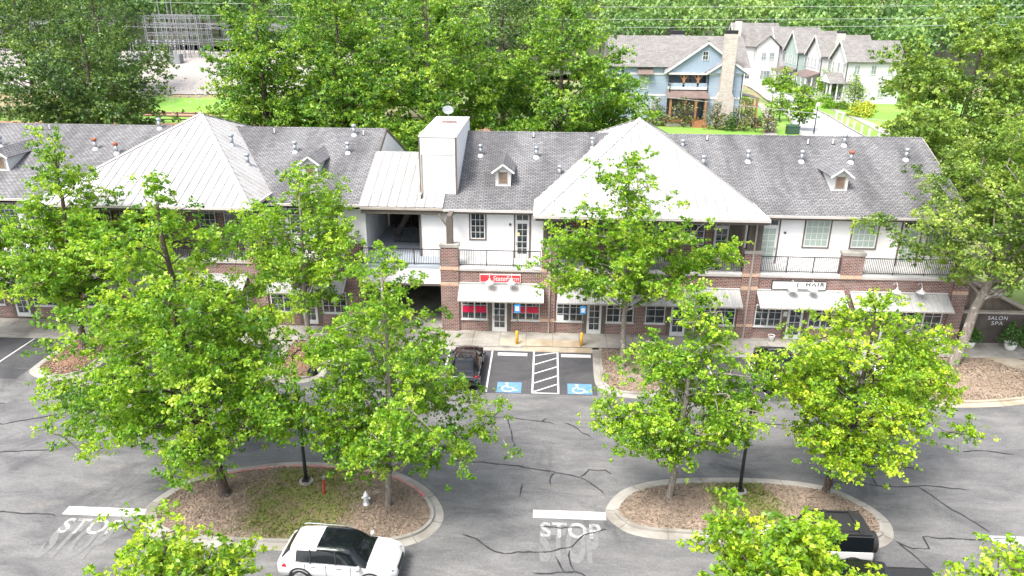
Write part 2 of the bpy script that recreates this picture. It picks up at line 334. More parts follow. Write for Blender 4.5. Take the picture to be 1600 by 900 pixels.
def tree(name, label, base, height, prof, seed, leaves=25000, leaf=.2, mat='leaf_bright', barkm='bark', trunk_r=.2, lean=(0,0), limbs=34,
         clump=.55, cat='tree', group=None, ctr=(0,0), wob=.22, parts=('trunk','crown'), sub=9, up=.55, tilt=.25, flat=.62, fork=False):
    """prof: (height fraction, radius) of the crown envelope, bottom to top"""
    rs = np.random.RandomState(seed); base = np.array(base, float)
    hs = np.array([p[0] for p in prof]); R = np.array([p[1] for p in prof])
    ph = rs.uniform(0, 2*pi, 6)
    def axis(t): t = np.asarray(t, float); return np.stack([base[0]+lean[0]*t**1.2+ctr[0]*np.minimum(t*2,1), base[1]+lean[1]*t**1.2+ctr[1]*np.minimum(t*2,1), base[2]+height*t], -1)
    def env(t, th): return np.interp(t, hs, R)*(1+wob*np.sin(2*th+ph[0]+5*t)+wob*.7*np.sin(3*th+ph[1]-9*t)+wob*.4*np.sin(5*th+ph[2]+14*t))
    root = thing(name, label, cat, tuple(base), group=group)
    mb = MB(); tt = np.linspace(0, .93, 9); ax = axis(tt)
    wig = rs.normal(0, .04*height/10, (9,2)); wig[0] = 0; ax[:,:2] += wig
    rad = trunk_r*(1-tt)**.8*np.where(tt < .02, 1.45, 1)+.02
    ax = [ax[0]-np.array([0,0,.15])] + [ax[0]+(ax[1]-ax[0])*.12] + list(ax[1:]); rad = [rad[0], trunk_r*1.05]+list(rad[1:])
    mb.tube(ax, rad, 8)
    P = []; T = []; O = []
    wgt = np.interp(np.linspace(hs[0], 1, 200), hs, R)**1.3+.12; cdf = np.cumsum(wgt)/wgt.sum()
    C = []
    for i in range(limbs):
        te = np.interp((i+rs.uniform(.1,.9))/limbs, cdf, np.linspace(hs[0], 1, 200)); th = i*2.399963+rs.normal(0,.35)
        rr = env(te, th)*rs.uniform(.82,1.05); te = min(te, .985)
        end = axis(te)+np.array([cos(th)*rr, sin(th)*rr, 0])
        t0 = max(min(te-rr/height*rs.uniform(.35,.75), .86), hs[0]*.75); st = axis(t0)
        k = np.linspace(0,1,7)[:,None]; path = st+(end-st)*k; path[:,2] += (np.sin(k[:,0]*pi)*rr*tilt*.5)
        path[1:-1] += rs.normal(0,.05*rr,(5,3))
        r0 = max(trunk_r*(1-t0)*.42, .035); mb.tube(path, list(np.linspace(r0, .015, 7)), 5, False)
        nc = max(3, int(round(rr/clump*1.5))+1)
        for j in range(nc):
            u = .38+.65*(j+rs.uniform(0,1))/nc; u = min(u, 1.0); p = path[0]+(path[-1]-path[0])*u; q = np.array([np.interp(u, k[:,0], path[:,a]) for a in range(3)])
            off = rs.normal(0, 1, 3)*np.array([1,1,.7])*(clump*.95)*(.4+.7*u); c = q+off
            C.append(c)
            if rs.rand() < .75: mb.tube([q, (q+c)/2+rs.normal(0,.05,3), c], [.02+.012*(1-u), .015, .008], 4, False)
    for j in range(4): C.append(axis(.93+.018*j)+rs.normal(0,.15,3))
    C = np.array(C); per = max(1, leaves//(len(C)*sub))
    ctrz = axis(.5)
    for c in C:
        tc = rs.normal(0, .2)
        s_ = c+rs.normal(0, 1, (sub,3))*np.array([clump*.60, clump*.60, clump*.40])
        for q in s_:
            n = max(1, int(per*rs.uniform(.5,1.5)))
            p = q+rs.normal(0,1,(n,3))*np.array([clump*.165, clump*.165, clump*.165*flat])
            P.append(p); T.append(np.clip(.5+tc+rs.normal(0,.1)+rs.normal(0,.17,n),0,1))
    P = np.concatenate(P); T = np.concatenate(T)
    O = P-ctrz; O /= np.linalg.norm(O,axis=1)[:,None]+1e-6
    mb.build(parts[0], M[barkm], root, smooth=True)
    leaf_object(parts[1], P, leaf, M[mat], rs, T, up, O, base, root)
    return root
def shrub(name, label, c, r, h, seed, n=700, leaf=.12, mat='leaf_shrub', cat='shrub', group=None, parts=True):
    rs = np.random.RandomState(seed); c = np.array(c, float)
    d = rs.normal(size=(n,3)); d /= np.linalg.norm(d,axis=1)[:,None]; d[:,2] = np.abs(d[:,2])*1.0
    k = rs.uniform(.45,1,n)**.6; lump = 1+.2*np.sin(3*np.arctan2(d[:,1],d[:,0])+seed)+.12*np.sin(7*np.arctan2(d[:,1],d[:,0]))
    P = c+d*np.array([r,r,h])*(k*lump)[:,None]
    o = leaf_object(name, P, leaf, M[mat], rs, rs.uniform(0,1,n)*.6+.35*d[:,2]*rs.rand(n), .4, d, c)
    tag(o, label, cat, group); return o

# ================================================================ terrain, lot, markings
def _ghost():
    m = newmat('ghost_road_paint', (.5,.5,.5), .85); v = objco(m)
    setcol(m, mixcol(m, rampf(m, noise(m, v, 5.0, 6, .75), .44, .62), (.165,.165,.165), (.125,.125,.126))); return m
M['paint_ghost'] = _ghost()
def sst(a, b, x): t = np.clip((x-a)/(b-a), 0, 1); return t*t*(3-2*t)
def terr(x, y):
    x = np.asarray(x, float); y = np.asarray(y, float)
    z = 5.35*sst(20, 47, y) + 5.2*sst(62, 108, y)*sst(-12, -45, x) + np.maximum(y-128, 0)*.105 + 3.5*np.sin(x*.021+1.3)*sst(140, 220, y) + 3*np.sin(y*.03+x*.012)*sst(150,220,y)
    return z + .15*np.sin(x*.3)*np.sin(y*.23)*sst(25, 60, y)
def tz(x, y): return float(terr(x, y))
xs = np.concatenate([np.arange(-420,-110,22), np.arange(-110,110,3.0), np.arange(110,440,22)]); ys = np.concatenate([[-120,-80,-45,0,14], np.arange(17,135,3.0), np.arange(135,520,14), [700,1000]])
gx, gy = np.meshgrid(xs, ys); gz = terr(gx, gy)-.06
nx, ny = len(xs), len(ys)
mb = MB(); mb.v = [tuple(a) for a in zip(gx.ravel(), gy.ravel(), gz.ravel())]
mb.f = [(j*nx+i, j*nx+i+1, (j+1)*nx+i+1, (j+1)*nx+i) for j in range(ny-1) for i in range(nx-1)]
struct(mb.build('ground', M['terrain'], smooth=True))
def drape(name, polys, mat, dz=.0, kind='structure', step=3.0):
    """strips given as (left edge pts, right edge pts), laid on the terrain"""
    mb = MB()
    for lft, rgt in polys:
        def res(p):
            p = np.array(p, float); d = np.r_[0, np.cumsum(np.hypot(*np.diff(p, axis=0).T))]; n = 40
            return np.stack([np.interp(np.linspace(0, d[-1], n), d, p[:,k]) for k in (0,1)], 1)
        a, b = res(lft), res(rgt); m = max(2, int(np.hypot(*(a-b).T).max()/step)+1)
        g = [[tuple(a[i]+(b[i]-a[i])*k/m)+(tz(*(a[i]+(b[i]-a[i])*k/m))+dz,) for k in range(m+1)] for i in range(40)]
        n0 = len(mb.v); mb.v += [p for r in g for p in r]
        mb.f += [(n0+i*(m+1)+k, n0+i*(m+1)+k+1, n0+(i+1)*(m+1)+k+1, n0+(i+1)*(m+1)+k) for i in range(39) for k in range(m)]
    o = mb.build(name, mat, smooth=True); return struct(o)
lot = MB(); lot.quad((-75,-85,0),(75,-85,0),(75,-2.78,0),(-75,-2.78,0)); lot = struct(lot.build('parking_lot', M['asphalt']))
def sheet(name, pts, mat, z=.008, parent=lot):
    mb = MB(); mb.add([(p[0],p[1],z) for p in pts], [tuple(range(len(pts)))]); return mb.build(name, mat, parent)
def rect(name, x0, x1, y0, y1, mat, z=.008): return sheet(name, [(x0,y0),(x1,y0),(x1,y1),(x0,y1)], mat, z)
for (a, b) in ((-60,-31.35), (-27.4,-16.95), (-13.1,3.3), (7.75,21.2)):
    rect('stall_pavement', a, b, -8.35, -2.79, M['asphalt_dark'], .004)
def path_strip(name, pts, wd, mat, z=.012, parent=lot, jit=0):
    pts = [Vector((p[0],p[1],0)) for p in pts]; mb = MB(); n = len(pts); vs = []
    for i, p in enumerate(pts):
        d = (pts[min(i+1,n-1)]-pts[max(i-1,0)]).normalized(); q = Vector((-d.y,d.x,0))*wd/2*(1+jit*sin(i*1.7)*cos(i*.63))*(1 if not jit or 0 < i < n-1 else .3)
        vs += [(p.x+q.x,p.y+q.y,z),(p.x-q.x,p.y-q.y,z)]
    mb.add(vs, [(2*i,2*i+1,2*i+3,2*i+2) for i in range(n-1)]); return mb.build(name, mat, parent)
for x in (-3.2,-5.95,-8.7,-11.45,10.42,13.08,15.8,18.55,-19.6,-22.3,-25,-33.85,-36.6,-39.3): path_strip('stall_line', [(x,-2.85),(x,-8.25)], .11, M['paint'])
for x in (-.5, 1.02): path_strip('aisle_line', [(x,-2.82),(x,-8.25)], .11, M['paint'])
path_strip('aisle_line', [(-.55,-8.22),(1.07,-8.22)], .11, M['paint'], .013)
for y0 in (-3.4,-4.65,-5.85,-7.05,-8.1): path_strip('aisle_hatch', [(-.45,y0-.0),(.97,min(y0+.85,-2.85))] if y0 > -3.5 else [(-.45,y0),(.97,y0+1.0)], .11, M['paint'], .0125)
for x0,x1,y0,y1 in ((-21.0,-17.35,-20.25,-19.7),(-.22,3.0,-19.32,-18.78),(19.33,23.5,-19.98,-19.42)): rect('stop_bar', x0,x1,y0,y1, M['paint'], .012)
# accessible squares with the wheelchair figure
for cx, cy in ((-1.87,-7.63),(2.28,-7.6)):
    rect('accessible_square', cx-.72,cx+.72,cy-.62,cy+.62, M['paint_blue'], .010)
    arc = [(cx-.08+.34*cos(a), cy-.17+.34*sin(a)) for a in np.linspace(radians(110), radians(375), 16)]
    path_strip('wheelchair_symbol', arc, .09, M['paint'], .014)
    path_strip('wheelchair_symbol', [(cx-.14,cy+.30),(cx-.08,cy-.02),(cx+.2,cy-.02),(cx+.36,cy-.36),(cx+.5,cy-.32)], .09, M['paint'], .0145)
    sheet('wheelchair_symbol', [(cx-.16+.1*cos(a),cy+.44+.1*sin(a)) for a in np.linspace(0,2*pi,12,endpoint=False)], M['paint'], .014)
# text on flat or vertical faces
def text_mesh(name, s, mat, parent, width, height, fn, shear=0, spacing=1.0, bold=0.0, depth=.0):
    cu = bpy.data.curves.new('t', 'FONT'); cu.body = s; cu.size = 1; cu.shear = shear; cu.space_character = spacing; cu.offset = bold
    to = bpy.data.objects.new('t', cu); COL.objects.link(to); bpy.context.view_layer.update()
    me = bpy.data.meshes.new_from_object(to.evaluated_get(bpy.context.evaluated_depsgraph_get())); bpy.data.objects.remove(to)
    v = np.array([x.co[:] for x in me.vertices]); lo, hi = v.min(0), v.max(0)
    mb = MB(); o_ = parent['_o']
    mb.v = [fn((p[0]-lo[0])/(hi[0]-lo[0])*width, (p[1]-lo[1])/(hi[1]-lo[1])*height) for p in v]; mb.f = [tuple(f.vertices) for f in me.polygons]
    return mb.build(name, mat, parent)
for (x0, y1) in ((.12,-19.62), (-20.55,-20.5)):
    text_mesh('stop_lettering', 'STOP', M['paint_worn'], lot, 2.6, .98, lambda a,b: (x0+a, y1-.95+b, .0125), bold=.02, spacing=1.08)
    text_mesh('faded_stop_lettering', 'STOP', M['paint_ghost'], lot, 2.5, 2.2, lambda a,b: (x0+a-.03, y1-2.45+b, .0105), bold=.05, spacing=1.06)
for cx in (-1.87, 2.2): # wheel stops
    s = thing('wheel_stop', 'white concrete wheel stop at the head of the left accessible bay' if cx < 0 else 'white concrete wheel stop at the head of the right accessible bay', 'wheel stop', (cx,-3.35,0), group='wheel stops in the accessible bays')
    mb = MB(); mb.prism([(cx-.95,-3.47,0),(cx-.95,-3.23,0),(cx-.95,-3.28,.12),(cx-.95,-3.42,.12)], (1.9,0,0)); mb.build('concrete_block', M['white'], s)
    for dx in (-.6,.6): MB().lathe([(.025,.12),(.025,.128)], (cx+dx,-3.35,0), 6).build('pin', M['rust'], s)
# crack sealant, ground coordinates (metres)
from_px = []
CR = [[(-3.2,-11.0),(-2.5,-11.05),(-1.6,-11.1),(-.9,-11.25),(-.2,-11.3),(.75,-11.55)], [(-2.55,-11.05),(-2.5,-10.6),(-2.25,-10.25)], [(-1.75,-11.1),(-1.5,-12),(-1.35,-13.1),(-1.15,-13.9)], [(.0,-11.35),(.35,-10.95)],
 [(1.3,-11.4),(1.9,-11.7),(2.2,-12.3),(2.6,-12.5),(2.7,-12.8)], [(4.4,-10.1),(4.5,-10.5),(4.8,-11.0),(5.3,-11.4)],
 [(-4.2,-15.2),(-3.0,-15.25),(-2.2,-15.4),(-1.3,-15.5),(-.5,-15.7),(.5,-15.85),(1.5,-16.1),(2.1,-16.4),(2.6,-17.0),(3.0,-17.5)], [(2.0,-16.2),(2.4,-15.6),(3.2,-15.55),(3.5,-15.9)], [(.75,-15.9),(.6,-16.6),(.55,-17.0)], [(-.75,-16.9),(-.85,-17.9)],
 [(-3.2,-20.6),(-2.6,-20.8),(-2.1,-21.4),(-1.5,-21.7),(-.8,-21.6),(.3,-21.6),(.9,-21.3),(1.4,-21.2),(1.8,-20.5),(2.4,-20.2),(3.0,-19.95)], [(.75,-21.7),(1.1,-22.6)], [(-.15,-22.7),(.8,-22.6),(1.6,-22.5),(2.1,-22.9),(2.6,-23.4)], [(1.35,-21.3),(1.3,-22.2),(1.5,-22.5)], [(.15,-19.9),(1.0,-19.95),(1.9,-19.9)],
 [(13.6,-16.5),(14.0,-15.9),(14.9,-15.85),(16.2,-16.1),(17.6,-16.0),(18.3,-15.9),(20.2,-16.2)], [(16.0,-16.1),(16.05,-15.0),(15.8,-14.2),(17.0,-14.3),(18.6,-14.6)], [(17.9,-16.1),(18.5,-17.6),(19.0,-18.3),(19.5,-19.2)],
 [(15.2,-20.0),(15.6,-20.5),(16.4,-20.4),(16.4,-19.7),(17.2,-19.75),(18.4,-19.8),(19.3,-19.7),(20.6,-19.6)], [(15.2,-20.0),(15.6,-21),(16.0,-22)],
 [(-40,-9.3),(-37.5,-10.2),(-36.5,-9.6),(-34.5,-8.7)], [(-37.5,-10.3),(-35.5,-10.9),(-33,-11.2),(-30,-11.2)], [(-38,-17.0),(-34,-15.2),(-31,-14.2),(-28.5,-13.1),(-26,-11.8)], [(-34.5,-15.4),(-31.5,-15.3),(-30.5,-16.2),(-29,-16.6),(-27,-15.9),(-24.5,-15.6)], [(-27,-20.2),(-24,-20.35),(-21.2,-20.4)],
 [(8.0,-10.6),(9.5,-10.7),(10.8,-10.6),(12,-10.8),(13.2,-10.7)], [(9.0,-12.0),(9.6,-11.6),(10.2,-11.7)], [(13.9,-11.9),(14.2,-12.6),(14.0,-13.3)], [(21.5,-13.0),(22.8,-12.8),(24.0,-13.1)], [(3.2,-22.9),(3.3,-23.6),(3.1,-24.4)], [(.3,-23.1),(.5,-23.7),(.5,-24.3)]]
def wiggle(p, s):
    rs = np.random.RandomState(s); p = np.array(p, float); d = np.r_[0, np.cumsum(np.hypot(*np.diff(p, axis=0).T))]; n = max(4, int(d[-1]/.22))
    u = np.linspace(0, d[-1], n); q = np.stack([np.interp(u, d, p[:,k]) for k in (0,1)], 1); q[1:-1] += np.cumsum(rs.normal(0,.022,(n,2)),0)[1:-1]*.8+rs.normal(0,.018,(n-2,2)); return q
for i, c in enumerate(CR): path_strip('crack_sealant', wiggle(c, i), .06, M['seal'], .016+.0004*i, jit=.55)

# kerbed islands
def catmull(pts, n=8, closed=True):
    p = np.array(pts, float); k = len(p); out = []
    for i in range(k if closed else k-1):
        g = (lambda j: p[j % k]) if closed else (lambda j: p[min(max(j,0),k-1)])
        a,b,c,d = g(i-1), g(i), g(i+1), g(i+2)
        for t in np.arange(n)/n: out.append(.5*((2*b)+(c-a)*t+(2*a-5*b+4*c-d)*t*t+(3*b-a-3*c+d)*t**3))
    if not closed: out.append(p[-1])
    return np.array(out)
def inset(p, d, closed=True):
    k = len(p); out = []
    for i in range(k):
        a = p[(i-1) % k] if closed else p[max(i-1,0)]; b = p[(i+1) % k] if closed else p[min(i+1,k-1)]
        t = (b-a)/(np.hypot(*(b-a))+1e-9); out.append(p[i]+np.array([-t[1], t[0]])*d)
    return np.array(out)
def kerb(island, outer, closed=True, redtest=None, gw=.42, cw=.16, h=.14, mat='concrete', seg=10):
    """outer line anticlockwise; gutter pan, then raised kerb stones inside"""
    a = outer; b = inset(outer, gw, closed); c = inset(outer, gw+cw, closed); k = len(a); m = k if closed else k-1
    i = 0
    while i < m:
        j = min(i+seg, m); pan = MB(); st = MB(); idx = list(range(i, j+1))
        P = lambda arr, q, z: (arr[q % k][0], arr[q % k][1], z)
        for n_, q in enumerate(idx[:-1]):
            g = .006 if n_ == len(idx)-2 else 0
            r = q+1
            pan.quad(P(a,q,.006), P(a,r,.006), P(b,r,.03), P(b,q,.03))
            st.add([P(b,q,.0),P(b,r,.0),P(b,r,h),P(b,q,h),P(c,q,h),P(c,r,h),P(c,r,0),P(c,q,0)], [(0,1,2,3),(3,2,5,4),(4,5,6,7)])
        if not closed or True:
            q, r = idx[0], idx[-1]
            st.add([P(b,q,0),P(b,q,h),P(c,q,h),P(c,q,0)], [(0,1,2,3)]); st.add([P(b,r,0),P(b,r,h),P(c,r,h),P(c,r,0)], [(0,1,2,3)])
        mid = c[idx[len(idx)//2] % k]
        mm = M['kerb_red'] if (redtest and redtest(mid)) else M[mat]
        st.build('kerb_stone', mm, island); pan.build('gutter_pan', M[mat], island)
        # joint groove between stones
        jt = MB(); q = idx[0]; jt.bar(P(a,q,.012), P(b,q,.034), .02, .01); jt.bar(P(b,q,h+.002), P(c,q,h+.002), .02, .01); jt.build('joint', M['brown'], island)
        i = j
    return c
def fill(name, line, mat, z, parent, dome=.06):
    c = line.mean(0); mb = MB(); n = len(line); rings = [1,.8,.5,.2]
    for r in rings: mb.v += [(c[0]+(p[0]-c[0])*r, c[1]+(p[1]-c[1])*r, z+dome*(1-r)) for p in line]
    mb.v.append((c[0],c[1],z+dome))
    for k in range(3): mb.f += [(k*n+i, k*n+(i+1)%n, (k+1)*n+(i+1)%n, (k+1)*n+i) for i in range(n)]
    mb.f += [(3*n+i, 3*n+(i+1)%n, 4*n) for i in range(n)]
    return mb.build(name, mat, parent, smooth=True)
def inside(p, poly):
    x, y = p; r = False; n = len(poly); j = n-1
    for i in range(n):
        if (poly[i][1] > y) != (poly[j][1] > y) and x < (poly[j][0]-poly[i][0])*(y-poly[i][1])/(poly[j][1]-poly[i][1])+poly[i][0]: r = not r
        j = i
    return r
def scatter(name, poly, n, size, mat, seed, z, parent=None, test=None, up=1.2, label=None, cat=None, zj=.02):
    rs = np.random.RandomState(seed); poly = np.array(poly); lo, hi = poly.min(0), poly.max(0); P = []
    while len(P) < n:
        q = lo+(hi-lo)*rs.rand(2)
        if inside(q, poly) and (test is None or test(q, rs)): P.append((q[0], q[1], z+rs.rand()*zj))
    P = np.array(P); o = leaf_object(name, P, size, M[mat], rs, rs.rand(len(P)), up, origin=tuple(parent['_o']) if parent is not None else (0,0,0), parent=parent, aspect=.45)
    stuff(o)
    if label: o['label'] = label
    return o
OUT_L = [(-17.5,-19.2),(-17.3,-20.4),(-16.2,-21.5),(-14.3,-21.95),(-10.8,-22.0),(-7.4,-21.9),(-5.4,-21.4),(-4.4,-20.5),(-4.2,-19.2),(-5.1,-17.6),(-6.9,-16.3),(-9.2,-15.85),(-11.8,-15.75),(-14.0,-16.2),(-16.4,-17.3)]
OUT_R = [(3.02,-18.6),(3.35,-19.6),(4.4,-20.3),(7.0,-20.5),(10.4,-20.6),(13.6,-20.6),(14.9,-20.1),(15.4,-19.2),(15.35,-18.3),(14.8,-17.35),(13.7,-16.4),(12.1,-15.95),(9.4,-15.85),(6.1,-16.15),(4.0,-17.05)]
def fade(q, g):
    d = math.hypot((q[0]-g[0])/g[2], (q[1]-g[1])/g[3])+.28*math.sin(q[0]*2.3+1)*math.cos(q[1]*1.9)+.15*math.sin(q[0]*5.1+q[1]*4.3)
    return min(1, max(0, (1.15-d)/.5))
def patchzone(cx, cy, rx, ry): return lambda q, rs=None: ((q[0]-cx)/rx)**2+((q[1]-cy)/ry)**2 < 1
for nm, out, red, gz_ in (('planting_island', OUT_L, lambda p: p[1] > -18.4 and -16.2 < p[0], (-10.6,-18.9,2.6,3.4)), ('planting_island', OUT_R, None, (9.3,-18.2,1.6,3.0))):
    isl = struct(thing(nm, None, None, (out[0][0], out[0][1], 0))); oc = catmull(out, 8); ln = kerb(isl, oc, True, red)
    cx, cy, rx, ry = gz_
    fill('mulch_bed', ln, bed_mixed('mulch_and_patchy_grass', cx-out[0][0], cy-out[0][1], rx, ry), .11, isl)
    scatter('mulch_chips', ln, 8500 if out is OUT_L else 7000, .095, 'chip', 3, .15, isl, lambda q, rs: rs.rand() > fade(q, gz_), zj=.03)
    scatter('grass_tufts', ln, 2600, .12, 'grass_blade', 4, .15, isl, lambda q, rs: rs.rand() < fade(q, gz_)*.9, .1, zj=.04)
# sidewalk
SW = struct(thing('sidewalk', None, None, (0,-1,0)))
mb = MB(); mb.box(-75,27.6,-2.2,.2,-.2,.10); mb.box(27.6,60,-2.2,.35,-.2,.10); mb.build('sidewalk_bed', M['brown'], SW)
x = -42.0; k = 0
while x < 36:
    wd = 1.78; tan = -2.6 < x+wd/2 < 2.9
    MB().box(x+.012, x+wd-.012, -2.2, -1.16, 0, .125).build('slab', M['concrete_tan' if tan else 'concrete'], SW)
    MB().box(x+.012, x+wd-.012, -1.14, .05 if x < 27 else .5, 0, .128 if k % 3 else .124).build('slab', M['concrete'], SW)
    x += wd; k += 1
# straight kerb and bump-outs as one kerb line per bay
KB = struct(thing('kerb', None, None, (0,-2.4,0)))
def straight(x0, x1, tan=False):
    x = x0
    while x < x1-.05:
        e = min(x+2.95, x1); t = -2.6 < (x+e)/2 < 2.9
        MB().box(x+.008, e-.008, -2.36, -2.2, 0, .13 if not t else .07).build('kerb_stone', M['concrete_tan' if t else 'concrete'], KB)
        MB().prism([(x+.008,-2.8,.0),(x+.008,-2.36,.0),(x+.008,-2.36,.03),(x+.008,-2.8,.008)], (e-x-.016,0,0)).build('gutter_pan', M['concrete_tan' if t else 'concrete'], KB); x = e
for a, b in ((-60,-31.35),(-27.4,-16.95),(-13.1,3.3),(7.75,21.2)): straight(a, b)
bumps = [[(-31.35,-2.3),(-31.35,-6.6),(-31.0,-7.6),(-30.0,-8.2),(-28.8,-8.4),(-27.9,-7.9),(-27.4,-6.8),(-27.4,-2.3)],
         [(-16.95,-2.3),(-16.95,-6.2),(-16.4,-7.3),(-15.3,-7.85),(-14.3,-7.85),(-13.4,-7.3),(-13.1,-6.2),(-13.1,-2.3)],
         [(3.3,-2.3),(3.2,-6.2),(3.4,-7.4),(4.1,-8.2),(5.5,-8.5),(6.9,-8.2),(7.6,-7.2),(7.75,-6.0),(7.75,-2.3)],
         [(21.2,-2.3),(21.2,-6.6),(21.5,-7.8),(22.4,-8.4),(23.9,-8.45),(26.0,-8.2),(28.5,-7.6),(31.5,-6.6),(35,-5.2),(40,-3.5)]]
for bi, bp in enumerate(bumps):
    isl = struct(thing('planting_island', None, None, (bp[0][0], bp[0][1], 0)))
    oc = catmull(bp, 7, False); ln = kerb(isl, oc, False, mat='concrete_tan' if bi == 3 else 'concrete', seg=12)
    if bi == 3: ln = np.array([tuple(p) for p in ln if p[1] < -2.25 and p[0] < 31.5]+[(28.4,-2.25)])
    ln = np.array([(p[0], min(p[1],-2.22)) for p in ln]+([] if bi == 3 else []))
    fill('mulch_bed', ln, M['mulch' if bi > 1 else 'mulch_red'], .10, isl, .07)
    scatter('mulch_chips', ln, 6000 if bi == 3 else 2500, .12, 'chip', 5+bi, .13, isl, zj=.05)
# concrete path running down to the right through the planting
MB().prism([(28.3,-2.25,.0),(30.2,-2.25,.0),(36.0,-6.2,.0),(33.2,-6.2,.0)], (0,0,.165)).build('path_slab', M['concrete_tan'], struct(thing('path', None, None, (30,-3,0))))
struct(MB().prism([(30.4,-2.25,0),(45,-2.25,0),(45,-4.5,0),(36.6,-6.2,0)], (0,0,.13)).build('mulch_bed_far_side', M['mulch_red'])).name = 'mulch_bed'
drape('lawn', [([(-140,46),(-140,60)],[(11,46),(11,60)]), ([(-75,60),(-72,74)],[(-36,60),(-44,74)])], M['lawn'], .03)
drape('forest_floor', [([(-260,116),(-260,300)],[(260,116),(260,300)])], M['forest_floor'], 1.2, step=6)
drape('lawn', [([(8,22),(9,58)],[(27,22),(33.5,58)]), ([(9,58),(9,76)],[(33.5,58),(35,76)])], M['lawn'], .035)
drape('street', [([(25,18),(32.3,49.7),(35.6,66),(38,83),(40,108),(40,130)], [(37,18),(40.0,50),(41.7,66),(43,83),(45,108),(45,130)])], M['street'], .05)
drape('street_kerb', [([(24.7,18),(32.0,49.7),(35.3,66),(37.7,83),(39.7,108)], [(25.05,18),(32.35,49.7),(35.65,66),(38.05,83),(40.05,108)]), ([(36.95,18),(39.95,50),(41.65,66),(42.95,83),(44.9,108)],[(37.3,18),(40.3,50),(42,66),(43.3,83),(45.3,108)])], M['concrete'], .16)
drape('footpath', [([(21.5,30),(27.5,50),(32,66),(35.0,83)],[(23.2,30),(29.3,50),(33.2,66),(36.0,83)]), ([(41.5,30),(43.2,50),(44.5,66),(45.6,83),(46.6,100)],[(43.2,30),(44.9,50),(45.7,66),(46.6,83),(47.5,100)])], M['concrete'], .09)
drape('lawn', [([(37.3,25),(40.3,50),(42,66),(43.3,83),(45.3,108)],[(41.5,25),(43.2,50),(44.5,66),(45.6,83),(46.6,108)]), ([(43.2,25),(44.9,50),(45.7,66),(46.6,83),(47.5,100)],[(75,25),(75,50),(75,66),(75,83),(75,100)]), ([(23.2,25),(29.3,50),(33.2,66),(36,83)],[(24.7,25),(32,50),(35.3,66),(37.7,83)])], M['lawn'], .04)
drape('clay_bank', [([(-120,50),(-120,53)],[(0,50),(0,53)]), ([(-64,58),(-62,62)],[(-46,59),(-50,63.5)])], M['clay'], .06)
drape('gravel_yard', [([(-120,72),(-120,150)],[(-30,78),(-30,150)])], M['gravel'], .08)
M['taupe_light'] = noisy('pale_taupe_gutter', (.46,.43,.40), (.38,.355,.33), 1.2, .6)

# ================================================================ building helpers
PANE = {}
def pane_copy(parent, x, y, z, w, h, mat, o_):
    key = (round(w,3), round(h,3), mat)
    if key not in PANE:
        mb = MB(); mb.box(0, w, 0, .012, 0, h); PANE[key] = mb.build('pane', M[mat], parent, origin=(0,0,0)); o = PANE[key]
    else:
        o = PANE[key].copy(); COL.objects.link(o); o.parent = parent
    o.location = (x-o_[0], y-o_[1], z-o_[2]); return o
def window(parent, x, z, w, h, y, cols=3, rows=4, mat='glass', trim='brown', sill=False, name='window', tw=.09, face=-1, label=None, mid=False, fr=.07, mt=.028, trimname='trim'):
    """a window in a wall facing -Y at depth y; x, z = lower left of the frame"""
    o_ = parent['_o']
    f = MB(); f.box(x,x+fr,y-.06,y,z,z+h); f.box(x+w-fr,x+w,y-.06,y,z,z+h); f.box(x+fr,x+w-fr,y-.06,y,z,z+fr); f.box(x+fr,x+w-fr,y-.06,y,z+h-fr,z+h)
    units = [(x+fr, x+w-fr)] if not mid else [(x+fr, x+w/2-.045), (x+w/2+.045, x+w-fr)]
    if mid: f.box(x+w/2-.045,x+w/2+.045,y-.06,y,z+fr,z+h-fr)
    cells = []
    for a, b in units:
        pw = (b-a-mt*(cols-1))/cols; phh = (h-2*fr-mt*(rows-1))/rows
        for i in range(1,cols): f.box(a+i*pw+(i-1)*mt, a+i*pw+i*mt, y-.045, y-.003, z+fr, z+h-fr)
        for j in range(1,rows): f.box(a, b, y-.042, y-.004, z+fr+j*phh+(j-1)*mt, z+fr+j*phh+j*mt)
        cells += [(a+i*(pw+mt), z+fr+j*(phh+mt), pw, phh) for i in range(cols) for j in range(rows)]
    fo = f.build(name, M['white'], parent)
    if label: fo['label'] = label
    for (a, b, pw, phh) in cells: pane_copy(fo, a, y-.028, b, pw, phh, mat, o_)
    if trim:
        t = MB(); t.box(x-tw,x,y-.075,y,z-tw,z+h+tw); t.box(x+w,x+w+tw,y-.075,y,z-tw,z+h+tw); t.box(x,x+w,y-.075,y,z+h,z+h+tw); t.box(x,x+w,y-.075,y,z-tw,z)
        t.build(trimname, M[trim], fo)
    if sill: MB().box(x-.06,x+w+.06,y-.11,y+.0,z-.07,z-.002).build('sill', M['white'], fo)
    return fo
